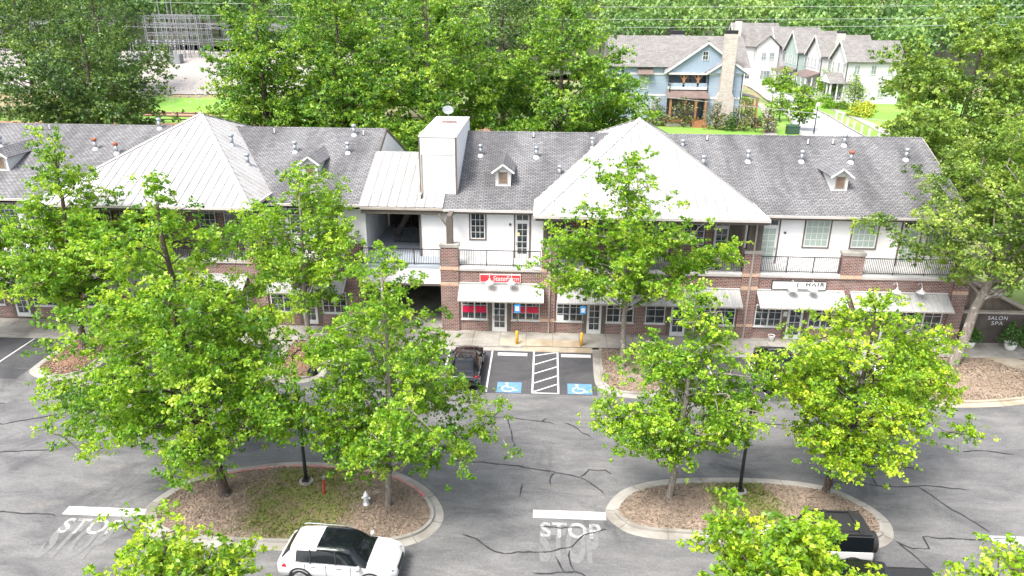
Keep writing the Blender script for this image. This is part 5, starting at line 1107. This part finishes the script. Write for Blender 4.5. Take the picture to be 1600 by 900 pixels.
# ================================================================ big trees behind the building
G2 = 'tall trees behind the shop building'
def bgtree(label, x, y, h, w_, s_, n_, mat, prof=None, leaf=.31, limbs=44, clump=.85, tr=.32, bk='bark_dark', **k):
    tree('shade_tree', label, (x,y,tz(x,y)-.1), h, pf(w_, prof or [(.10,.35),(.18,.85),(.34,1.05),(.52,1.0),(.70,.82),(.86,.52),(1,.14)]), s_, int(n_*.82), leaf, mat, bk, tr, limbs=limbs, clump=clump, sub=10, wob=.26, group=None, **k)
bgtree('wide dark green shade tree with several trunks above the left end of the roof', -53, 40, 14.5, 9.3, 31, 60000, 'leaf_deep')
bgtree('tall dark tree in the upper left corner in front of the substation', -74, 60, 22, 8.5, 32, 42000, 'leaf_deep')
bgtree('dark tree top rising behind the wide dark tree at the upper left', -70, 72, 21, 6.5, 33, 30000, 'leaf_deep')
bgtree('fresh green maple right of the gap that shows the substation', -31.5, 37, 19.5, 6.0, 34, 46000, 'leaf_maple')
bgtree('bright green maple behind the roof between left hip roof and tower, leftmost of two', -22.5, 36, 20, 6.2, 35, 50000, 'leaf_maple')
bgtree('tall fresh green maple directly behind the white tower', -12.5, 34, 20.5, 6.5, 36, 52000, 'leaf_maple')
bgtree('round dense green maple hiding the left corner of the blue house', 1.4, 38, 17.8, 7.7, 37, 66000, 'leaf_maple', prof=[(.10,.4),(.18,.85),(.32,1.02),(.5,1.0),(.68,.88),(.86,.62),(1,.2)])
bgtree('green tree crown filling the gap behind the two maples at the top left of centre', -27, 52, 21, 7.5, 38, 34000, 'leaf_maple')
bgtree('green tree crown behind the tower maples at the top centre', -6, 54, 21.5, 7.5, 39, 36000, 'leaf_deep')
bgtree('green tree crown standing behind the maple at the top middle, right of the tower', -17, 60, 21, 7.5, 43, 28000, 'leaf_maple')
bgtree('large bushy tree with yellow tips at the upper right behind the roof end', 39.5, 27, 20.5, 8.6, 40, 90000, 'leaf_olive', prof=[(.10,.4),(.2,.8),(.36,1.0),(.55,1.0),(.74,.86),(.9,.5),(1,.15)])
bgtree('dense green tree at the right edge behind the bushy tree', 52, 22, 15, 7, 41, 30000, 'leaf_maple')

# ================================================================ background: forest, substation, fence, houses, street
def forest(name, pts, seed, q=520, leaf=1.0):
    rs = np.random.RandomState(seed); P=[];T=[];O=[]
    for (x,y,r,h) in pts:
        z = tz(x,y); n = int(q*(r/5.5)**2); d = rs.normal(size=(n,3)); d /= np.linalg.norm(d,axis=1)[:,None]; d[:,2] = np.where(d[:,2] < -.35, -d[:,2], d[:,2])
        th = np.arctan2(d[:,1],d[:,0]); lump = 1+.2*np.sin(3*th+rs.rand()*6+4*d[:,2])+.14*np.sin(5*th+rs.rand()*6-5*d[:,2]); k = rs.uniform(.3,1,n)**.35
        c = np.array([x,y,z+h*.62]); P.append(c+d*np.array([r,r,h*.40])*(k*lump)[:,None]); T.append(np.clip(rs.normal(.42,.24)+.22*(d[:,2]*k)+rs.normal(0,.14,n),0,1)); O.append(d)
    P=np.concatenate(P);T=np.concatenate(T);O=np.concatenate(O)
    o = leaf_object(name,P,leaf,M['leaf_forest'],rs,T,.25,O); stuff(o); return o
rs = np.random.RandomState(5); F1=[]; F2=[]
for i in range(4000):
    y = 118+rs.rand()**1.3*190; x = rs.uniform(-.78,.80)*(y+60)
    if y < 131 and -20 < x < 66: continue
    r = rs.uniform(3.8,6.8)
    if any((x-a)**2+(y-b)**2 < (.50*(r+c))**2 for a,b,c,_ in F1): continue
    F1.append((x,y,r,rs.uniform(10,15)))
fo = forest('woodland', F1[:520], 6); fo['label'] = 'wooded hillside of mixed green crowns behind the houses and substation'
tk = MB()
for (x,y,r,h) in F1[:520]:
    if y < 175: z = tz(x,y); tk.tube([(x,y,z-.3),(x+.2,y,z+h*.6)], [.28,.14], 5, False)
stuff(tk.build('woodland_trunks', M['bark_dark'], None))
# ranch fence
def fence(label, pts):
    x0,y0 = pts[0]; t = thing('rail_fence', label, 'fence', (x0,y0,tz(x0,y0)))
    prev = None
    for (x,y) in pts:
        z = tz(x,y); MB().box(x-.08,x+.08,y-.08,y+.08,z-.2,z+1.45).build('post', M['fence_wood'], t)
        if prev:
            for h in (.45,.9,1.3): MB().bar((prev[0],prev[1]-.1,prev[2]+h),(x,y-.1,z+h),.05,.15).build('rail', M['fence_wood'], t)
        prev = (x,y,z)
fence('dark brown three-rail timber fence along the lawn behind the left building', [(-84+2.6*i, 53.5+.5*sin(i*.2)) for i in range(27)])
# substation
SB = thing('substation', 'galvanised steel lattice substation gantries on pale gravel at the upper left', 'substation', (-74,104,tz(-74,104)))
def gantry(x0,x1,y0,y1,z0,zt,nx_,lv):
    mb = MB()
    for i in range(nx_+1):
        x = x0+(x1-x0)*i/nx_
        for y in (y0,y1): mb.bar((x,y,z0),(x,y,zt),.14); mb.bar((x-.35,y,z0),(x-.35,y,zt),.08)
        for k in range(lv):
            z = zt-(zt-z0)*k/lv*.8; mb.bar((x,y0,z),(x,y1,z),.1)
    for k in range(lv):
        z = zt-(zt-z0)*k/lv*.8
        for y in (y0,y1):
            mb.bar((x0,y,z),(x1,y,z),.1); mb.bar((x0,y,z-.5),(x1,y,z-.5),.08)
            for i in range(nx_*3): a = x0+(x1-x0)*i/(nx_*3); b = x0+(x1-x0)*(i+1)/(nx_*3); mb.bar((a,y,z-(.5 if i%2 else 0)),(b,y,z-(0 if i%2 else .5)),.06)
    mb.build('gantry', M['steel_far'], SB)
zb = tz(-74,104)
gantry(-77,-67,100,106,zb,zb+7.6,5,4); gantry(-100,-84,96,106,zb,zb+6.5,5,2); gantry(-120,-103,96,106,zb,zb+7,4,2); gantry(-66,-50,102,110,zb-.5,zb+6,4,2)
for i in range(10):
    x = -79+i*1.1; y = 98-(i%3)*.6; MB().lathe([(.12,0),(.12,2.2),(.25,2.3),(.1,2.5),(.25,2.7),(.1,2.9),(.25,3.1),(.06,3.4)], (x,y,zb), 7).build('insulator', M['steel_far'], SB)
for x in (-75.5,-73.8,-72.9,-96): MB().tube([(x,103,zb+6),(x,103,zb+15)], .09, 5).build('lightning_mast', M['steel_far'], SB)
for x,y in ((-77,95),(-70,96),(-90,92)): b=MB(); b.box(x-1,x+1,y-.8,y+.8,tz(x,y),tz(x,y)+1.7); b.build('transformer', M['steel_far'], SB); 
# rocks below the substation
rs = np.random.RandomState(9); mb = MB()
for i in range(260):
    x = -62+rs.normal(0,4.5); y = 79+rs.normal(0,4); r = rs.uniform(.12,.4); z = tz(x,y)
    v = [(x+a*r*rs.uniform(.6,1.2), y+b*r*rs.uniform(.6,1.2), z+c*r*rs.uniform(.5,1)) for a,b,c in ((1,0,0),(0,1,0),(-1,0,0),(0,-1,0),(0,0,1))]; mb.add(v, [(0,1,4),(1,2,4),(2,3,4),(3,0,4)])
stuff(tag(mb.build('rocks', M['gravel'], None), 'loose pale rocks on the bank below the substation'))
# power lines
def line(label, p0, p1, sag, r=.03):
    pts = [(p0[0]+(p1[0]-p0[0])*t, p0[1]+(p1[1]-p0[1])*t, p0[2]+(p1[2]-p0[2])*t-4*sag*t*(1-t)) for t in np.linspace(0,1,21)]
    c_ = pts[0]; o = MB().tube(pts, r, 5).build('power_line', M['wire'], None, origin=c_); tag(o, label, 'power line', 'overhead power lines')
line('upper overhead cable across the wooded hillside, topmost of three', (-60,70,20.6), (130,70,22.6), 1.0)
line('overhead cable across the wooded hillside, middle of three', (-60,70,18.9), (130,70,21.3), 1.2)
line('overhead cable across the wooded hillside, lowest of three', (-60,70,17.7), (130,70,20.4), 1.2)
line('dark overhead cable crossing in front of the blue house porch', (-14,50,12.95), (62,50,5.8), .25, .035)
line('thin overhead cable just above the one crossing the blue house porch', (-14,50,14.2), (62,50,8.7), .4, .02)
line('thin overhead cable near the gap by the substation', (-110,85,17.9), (-40,85,16.2), .4, .03)

# ---- houses
def hwin(b, x, z, w, h, y, cols=2, rows=2, ax='y', trim='white', mat='glass_far'):
    """simple framed window; ax y: wall faces -Y at y; ax x: wall faces -X at y"""
    f = MB(); g = MB(); t = .09
    def bx(m, a0, a1, d0, d1, z0, z1):
        if ax == 'y': m.box(a0,a1,y-d1,y-d0,z0,z1)
        else: m.box(y-d1,y-d0,a0,a1,z0,z1)
    bx(f,x-t,x,0,.08,z-t,z+h+t); bx(f,x+w,x+w+t,0,.08,z-t,z+h+t); bx(f,x,x+w,0,.08,z+h,z+h+t); bx(f,x,x+w,0,.08,z-t,z)
    for i in range(1,cols): bx(f,x+w*i/cols-.02,x+w*i/cols+.02,.0,.055,z,z+h)
    for j in range(1,rows): bx(f,x,x+w,0,.06,z+h*j/rows-.025,z+h*j/rows+.025)
    fo = f.build('window', M['white'], b); bx(g,x,x+w,.0,.03,z,z+h); g.build('pane', M[mat], fo)
BH = thing('blue_house', 'blue-grey two-storey house with brick chimney and timber porches behind the maple', 'house', (18,62,tz(18,60)))
yh = 59.0
siding(BH, 8.5, 16.4, yh, 5.2, 13.0, 'blue_siding', .22, 'wall', .3)
siding(BH, 16.4, 21.4, yh+2.2, 5.2, 12.2, 'blue_siding', .22, 'porch_wall', .3)
siding(BH, 21.4, 26.0, yh-.3, 5.2, 12.3, 'blue_siding', .22, 'wall', .3)
MB().box(8.5,26,yh+2.5,yh+12,5,12.6).build('wall', M['blue_siding'], BH); MB().box(25.7,26,yh,yh+2.5,5,12.3).build('wall', M['blue_siding'], BH)
MB().prism([(8.2,yh-.5,12.95),(8.2,yh+6,16.7),(8.2,yh+12.5,12.95)], (19,0,0)).build('roof', M['shingle_tan'], BH)
# front gable over the porch
gz0 = 12.35
gb = MB(); gb.prism([(15.9,yh-1.0,gz0),(26.4,yh-1.0,gz0),(21.1,yh-1.0,16.1)], (0,.15,0)); gb.build('gable_wall', M['blue_siding'], BH)
for k in range(24):
    x = 16.6+k*.4; top = gz0+ (x-15.9)*(3.75/5.2) if x < 21.1 else gz0+(26.4-x)*(3.75/5.3)
    if top-gz0 > .5: MB().box(x-.025,x+.025,yh-1.03,yh-1.0,gz0+.05,top-.25).build('batten', M['blue_siding'], BH)
for s, xa in ((-1,15.6),(1,26.7)):
    p = [(21.1,yh-1.35,16.3),(xa,yh-1.35,12.4),(xa,yh+6,12.4),(21.1,yh+6,16.3)]; MB().prism(p, (0,0,.12)).build('roof', M['shingle_tan'], BH)
    MB().bar((21.1,yh-1.38,16.15),(xa,yh-1.38,12.25),.06,.28).build('barge_board', M['white'], BH)
hwin(BH, 20.55, 14.0, .65, 1.0, yh-1.0, 2, 2, mat='glass')
# small right gable
MB().prism([(21.3,yh-1.5,12.3),(26.6,yh-1.5,12.3),(23.9,yh-1.5,14.0)], (0,1.0,0)).build('gable_wall', M['blue_siding'], BH)
siding(BH, 21.6, 26.1, yh-1.2, 5.2, 12.2, 'blue_siding', .22, 'wall', .9)
for xa in (21.0,26.9): MB().prism([(23.9,yh-1.7,14.2),(xa,yh-1.7,12.3),(xa,yh+1,12.3),(23.9,yh+1,14.2)], (0,0,.1)).build('roof', M['shingle_tan'], BH); MB().bar((23.9,yh-1.73,14.08),(xa,yh-1.73,12.18),.06,.25).build('barge_board', M['white'], BH)
mb = MB(); mb.box(16.2,26.15,yh-1.25,yh-.95,12.05,12.32); mb.box(8.5,16.2,yh-.08,yh-.02,11.9,12.15); mb.box(8.5,16.2,yh-.08,yh-.02,9.1,9.35); mb.box(21.6,26.15,yh-1.27,yh-1.2,8.9,9.15); mb.box(26.0,26.2,yh-1.26,yh-1.0,5.2,12.05); mb.build('frieze_board', M['white'], BH)
# porches
mb = MB(); mb.box(16.3,21.6,yh-1.1,yh+2.2,10.1,10.45); mb.build('upper_porch_floor', M['white'], BH)
MB().box(16.4,21.6,yh+1.9,yh+2.1,5.9,12.0).build('porch_back_wall', M['blue_siding'], BH)
hwin(BH, 18.9, 10.7, 1.0, 1.1, yh+1.9, 2, 2); hwin(BH, 17.2, 6.6, 1.0, 2.2, yh+1.9, 2, 3); hwin(BH, 19.6, 6.6, 1.4, 2.2, yh+1.9, 3, 3)
for x in (18.3,20.2):
    MB().box(x-.13,x+.13,yh-1.05,yh-.8,10.45,12.0).build('porch_post', M['wood'], BH)
    for s in (-1,1): MB().bar((x,yh-.95,11.2),(x+s*.55,yh-.95,11.95),.12).build('brace', M['wood'], BH)
MB().box(16.4,21.5,yh-1.05,yh-1.0,10.45,10.95).build('porch_parapet', M['blue_siding'], BH)
MB().prism([(16.1,yh-2.4,9.15),(16.1,yh-.9,10.0),(16.1,yh-.9,9.9),(16.1,yh-2.4,9.05)], (5.6,0,0)).build('porch_roof', M['bronze'], BH)
for x in (16.6,18.5,20.0,21.3): MB().box(x-.14,x+.14,yh-2.2,yh-1.95,6.1,9.05).build('porch_post', M['wood'], BH)
for x in (18.5,20.0):
    for s in (-1,1): MB().bar((x,yh-2.08,8.3),(x+s*.5,yh-2.08,9.0),.1).build('brace', M['wood'], BH)
MB().box(16.3,21.5,yh-2.3,yh+1.9,5.9,6.1).build('porch_deck', M['wood'], BH)
for k in range(4): MB().box(19.6,21.6,yh-2.6-.3*k,yh-2.3-.3*k,5.2,5.95-.18*k).build('porch_step', M['wood'], BH)
MB().box(8.5,16.3,yh-.12,yh+.1,5.0,6.1).build('stone_base', M['stone'], BH); MB().box(16.3,19.5,yh-2.2,yh-1.9,5.0,5.9).build('stone_base', M['stone'], BH)
ch = MB(); ch.prism([(22.6,yh-2.2,5),(25.0,yh-2.2,5),(25.0,yh-2.2,9.0),(24.6,yh-2.2,9.9),(24.6,yh-2.2,17.3),(23.0,yh-2.2,17.3),(23.0,yh-2.2,9.9),(22.6,yh-2.2,9.0)], (0,1.0,0)); ch.build('chimney', M['stone'], BH)
MB().box(23.0,24.6,yh-2.1,yh-1.3,17.3,17.75).build('chimney_cap', M['black'], BH); mb = MB().box(17.6,19.4,yh+8,yh+9,16.0,16.8); mb.build('chimney', M['white'], BH); MB().box(17.5,19.5,yh+7.9,yh+9.1,16.8,17.3).build('chimney_cap', M['black'], BH)
for x, z, h in ((12.65,10.1,1.6),(11.45,6.95,1.85),(12.75,6.95,1.85),(14.3,6.95,1.85)): hwin(BH, x, z, .95, h, yh, 2, 2, mat='glass_pale')
MB().prism([(12.1,yh-.9,12.05),(12.1,yh,12.8),(12.1,yh,12.6),(12.1,yh-.9,11.95)], (2.1,0,0)).build('window_hood', M['bronze'], BH)
for x in (16.45,21.5,26.0): MB().box(x-.05,x+.05,yh-1.36,yh-1.28,5.4,12.1).build('downspout', M['black'], BH)
MB().prism([(26.2,yh+.2,9.3),(29.0,yh+.2,8.8),(29.0,yh+4,8.8),(26.2,yh+4,9.3)], (0,0,.12)).build('porch_roof', M['bronze'], BH)
for x in (27.4,28.2,28.8): MB().box(x-.13,x+.13,yh+.3,yh+.55,5.6,8.75).build('porch_post', M['wood'], BH)
MB().box(26.2,29,yh+.2,yh+4,5.2,6.0).build('porch_deck', M['white'], BH)
# row of white houses facing the street: ridge runs along X, gable end towards the street
def rowhouse(label, x, y, w, dpt, eave, ridge, wallm, porch='shed', nwin=3, chimney=None, cross=True, gm=None):
    z = tz(x, y)-.3; H = thing('row_house', label, 'house', (x,y,z), group=None)
    yr = y+dpt/2; ze = eave; zr = ridge
    b = MB(); b.prism([(x,y,z),(x,y+dpt,z),(x,y+dpt,ze),(x,yr,zr-.15),(x,y,ze)], (w,0,0)); b.build('wall', M[wallm], H)
    sl = (zr-ze)/(dpt/2)
    for s, ya in ((-1,y-.45),(1,y+dpt+.45)): MB().prism([(x-.45,yr,zr),(x-.45,ya,ze-.45*sl),(x+w+.3,ya,ze-.45*sl),(x+w+.3,yr,zr)], (0,0,.12)).build('roof', M['shingle_tan'], H)
    for ya in (y-.5, y+dpt+.5): MB().bar((x-.5,yr,zr),(x-.5,ya,ze-.5*sl),.08,.28).build('barge_board', M['white'], H)
    for i in range(nwin):
        yy = y+dpt*(i+.5)/nwin-.4; hwin(H, yy, z+5.0, .9, 1.5, x, 2, 2, 'x'); hwin(H, yy, z+1.2, .9, 1.7, x, 2, 2, 'x')
    for i in range(3): hwin(H, x+1.2+i*(w-3)/2.2, z+5.0, .8, 1.4, y, 2, 2)
    hwin(H, x+2.5, z+1.3, .9, 1.3, y, 2, 2, mat='glass'); hwin(H, x+5.6, z+1.3, .9, 1.3, y, 2, 2)
    if cross:   # lower wing with its own gable to the side
        yx = x+w*.45; MB().prism([(yx,y-1.6,z),(yx+4.4,y-1.6,z),(yx+4.4,y-1.6,ze-.2),(yx+2.2,y-1.6,ze+1.7),(yx,y-1.6,ze-.2)], (0,1.7,0)).build('side_wing', M[gm or wallm], H)
        for s in (-1,1): MB().prism([(yx+2.2,y-2.0,ze+1.85),(yx+2.2+s*2.7,y-2.0,ze-.45),(yx+2.2+s*2.7,y+dpt*.35,ze-.45),(yx+2.2,y+dpt*.35,ze+1.85)], (0,0,.1)).build('roof', M['shingle_tan'], H)
        hwin(H, yx+1.0, z+5.2, .9, 1.4, y-1.6); hwin(H, yx+2.6, z+5.2, .9, 1.4, y-1.6); hwin(H, yx+1.2, z+1.4, 1.8, 1.6, y-1.6, 3)
    # porch on the street side
    pz = z+3.5
    if porch == 'gable':
        MB().prism([(x-2.6,y-.6,pz),(x-2.6,y+2.2,pz+1.5),(x-2.6,y+5,pz)], (5.2,0,0)).build('porch_roof', M['shingle_tan'], H); MB().prism([(x-2.64,y-.4,pz),(x-2.64,y+2.2,pz+1.35),(x-2.64,y+4.8,pz)], (.05,0,0)).build('porch_gable', M['white'], H)
        pr_ = (y-.3, y+4.7)
    else:
        MB().prism([(x-2.5,y-.2,pz),(x,y-.2,pz+.8),(x,y-.2,pz+.7),(x-2.5,y-.2,pz-.1)], (0,dpt+.2,0)).build('porch_roof', M['bronze'], H); pr_ = (y, y+dpt-.2)
    MB().box(x-2.5,x,pr_[0],pr_[1],z,z+.7).build('porch_floor', M['white'], H)
    for i in range(4): yy = pr_[0]+.2+(pr_[1]-pr_[0]-.4)*i/3; MB().box(x-2.45,x-2.2,yy-.12,yy+.12,z+.7,pz).build('porch_column', M['white'], H)
    for i in range(3): xx = x-2.3+i*1.05; MB().box(xx-.1,xx+.1,pr_[0],pr_[0]+.2,z+.7,pz).build('porch_column', M['white'], H)
    MB().box(x-2.45,x-2.38,pr_[0],pr_[1],z+1.4,z+1.48).build('porch_rail', M['white'], H)
    if chimney: MB().box(x+chimney,x+chimney+1.2,y-.7,y+.3,z,zr+.6).build('chimney', M['cream_siding'], H); MB().box(x+chimney-.05,x+chimney+1.25,y-.75,y+.35,zr+.6,zr+.9).build('chimney_cap', M['black'], H)
    MB().box(x-.12,x-.02,y-.1,y,z+.3,ze-.3).build('downspout', M['black'], H)
    return H
rowhouse('white house with gabled front porch, nearest of the row beside the tree', 49.6, 84.0, 9, 7.5, 12.3, 15.2, 'white_siding_far', 'gable', 3, None, False)
rowhouse('white house with beige chimney and dark corner pipe, second from the right of the row', 48.8, 94.2, 9, 8, 12.4, 15.6, 'white_siding_far', 'shed', 4, 2.0, False)
rowhouse('pale green house with big side gable in the middle of the row', 47.9, 104.5, 9, 8.5, 12.4, 15.9, 'mint_siding', 'shed', 3, None, False)
rowhouse('white house with twin gables left of the pale green house', 46.8, 115, 9, 8, 12.6, 16.2, 'white_siding_far', 'shed', 3, None, True)
rowhouse('pale house with tall beige chimney just right of the blue house chimney', 38.5, 116, 9, 8, 13.0, 17.0, 'white_siding_far', 'shed', 2, -.6, True)
# small street trees, shrubs, posts, lamp
def stree(lb, x, y, h, w_, s_, n_, mat='leaf_maple', lf=.3, grp=None):
    tree('young_tree', lb, (x,y,tz(x,y)), h, pf(w_,[(.28,.5),(.42,1),(.62,.95),(.82,.6),(1,.15)]), s_, n_, lf, mat, 'bark_dark', .09, limbs=18, clump=.45, sub=6, group=grp)
stree('young round street tree directly beside the pale street, nearest the shop roof', 33.3, 54.5, 5.6, 1.9, 51, 3500, 'leaf_mid')
stree('small thin street tree on the left verge behind the nearest street tree', 33.2, 63, 4.2, 1.1, 52, 1200, 'leaf_mid')
stree('round bright tree in front of the pale green house porch', 39.3, 84, 5.6, 2.2, 53, 3200, 'leaf_bright')
stree('small bright tree on the lawn in front of the second house', 48.0, 88, 4.6, 1.9, 54, 2400, 'leaf_bright')
stree('pale slender tree at the corner of the nearest white house', 49.3, 78.5, 5.0, 1.7, 55, 1500, 'leaf_olive')
MG = [(14.9,57.3,3.6),(18.3,56.5,3.9),(22.4,54.3,3.7),(25.4,53.8,3.9),(28.6,52.6,3.5)]
for i,(x,y,h) in enumerate(MG):
    lb = ['bronze-green magnolia at the left corner of the blue house porch','bronze-green magnolia in front of the blue house porch steps','bronze-green magnolia left of the blue house chimney foot','bronze-green magnolia right of the blue house chimney foot','rightmost bronze-green magnolia on the blue house lawn'][i]
    tree('magnolia', lb, (x,y,tz(x,y)), h, pf(1.35,[(.08,.5),(.2,1),(.5,1.0),(.8,.6),(1,.15)]), 60+i, 1500, .26, 'leaf_magnolia', 'bark_dark', .07, limbs=16, clump=.38, sub=6, group='magnolias on the blue house lawn')
shrub('shrub', 'dark upright shrub between the two right magnolias', (24.1,53.6,tz(24,53.6)), .8, 2.2, 1, 500, .25); shrub('shrub', 'dark cone shrub beside the blue house side porch', (27.5,57.5,tz(27,57)), .7, 3.2, 2, 500, .25, 'leaf_deep')
shrub('shrub', 'purple-leaved shrub beside the blue house side porch', (28.2,56.2,tz(28,56)), .8, 1.2, 3, 400, .25, 'leaf_purple'); shrub('shrub', 'light green bush at the left foot of the blue house', (12.3,57.6,tz(12,57)), 1.0, 1.7, 4, 500, .25, 'leaf_mid')
shrub('shrub', 'bright yellow flowering bush in front of the nearest white house porch', (49.5,74.5,tz(49,74)), 2.0, 1.6, 5, 1400, .3, 'flower_yellow', cat='bush'); shrub('shrub', 'second yellow flowering bush nearer the big tree', (46.6,68,tz(46,68)), 1.8, 1.5, 6, 1200, .3, 'flower_yellow', cat='bush')
for i,(x,y,r,m_,lb) in enumerate([(45.5,78,1.3,'leaf_mid','low green hedge clump left of the nearest porch'),(47.3,77.5,1.2,'leaf_olive','grey-green low clump beside the nearest porch'),(46.8,84,1.4,'leaf_mid','rounded bush at the foot of the second house'),(46.4,93,1.6,'leaf_deep','dark bush at the porch of the second house'),(46.0,98,1.3,'leaf_mid','bush between the second and third houses'),(45.3,104,1.5,'leaf_deep','dark bush at the porch of the pale green house'),(44.8,112,1.3,'leaf_mid','bush in front of the twin-gabled house'),(33.0,88,1.4,'leaf_mid','pale bush right of the blue house side porch'),(32.0,80,1.5,'leaf_olive','grey-green bush on the lawn behind the side porch'),(-38,66,2.0,'leaf_deep','dark round bush behind the rail fence right of the left hip roof')]): shrub('shrub', lb, (x,y,tz(x,y)), r, r*1.1, 10+i, 700, .28, m_, cat='bush')
for i,(x,y) in enumerate([(41.9,65),(41.5,61.7),(41.1,58.5),(40.8,55.4),(40.6,52.3),(40.4,49.4),(40.3,46.4)]):
    z = tz(x,y); t = thing('verge_post', ['white verge post beside the footpath, farthest from the shops','white verge post, second from the far end of the row','white verge post, third from the far end of the row','white verge post in the middle of the row','white verge post, third from the near end of the row','white verge post, second from the near end of the row','white verge post nearest the shop roof'][i], 'post', (x,y,z), group='white posts along the verge')
    MB().box(x-.1,x+.1,y-.1,y+.1,z,z+1.05).build('post', M['white'], t); MB().prism([(x-.14,y-.14,z+1.05),(x+.14,y-.14,z+1.05),(x+.14,y+.14,z+1.05),(x-.14,y+.14,z+1.05)], (0,0,.06)).build('cap', M['white'], t)
for x,y,lb in ((33.6,69,'white-topped lamp post on the left verge of the pale street, the farther one'),(34.3,51.5,'white-topped lamp post beside the nearest street tree')):
    z = tz(x,y); t = thing('street_lamp', lb, 'lamp post', (x,y,z), group='globe street lamps'); MB().tube([(x,y,z),(x,y,z+3.4)], [.09,.05], 8).build('pole', M['black'], t); MB().lathe([(.08,0),(.22,.1),(.24,.35),(.12,.55),(0,.6)], (x,y,z+3.4), 10).build('globe', M['white_sign'], t, smooth=True)
x,y = 31.6,51.6; z = tz(x,y); t = thing('utility_cabinet', 'dark green utility cabinet on the verge left of the pale street', 'cabinet', (x,y,z)); MB().box(x-.75,x+.75,y-.5,y+.5,z,z+1.0).build('cabinet', M['green_box'], t); MB().prism([(x-.8,y-.55,z+1.0),(x+.8,y-.55,z+1.0),(x+.8,y+.55,z+1.12),(x-.8,y+.55,z+1.12)], (0,0,.06)).build('lid', M['green_box'], t)
# bookkeeping: custom origin property is only needed while building
for o in bpy.data.objects:
    if '_o' in o: del o['_o']
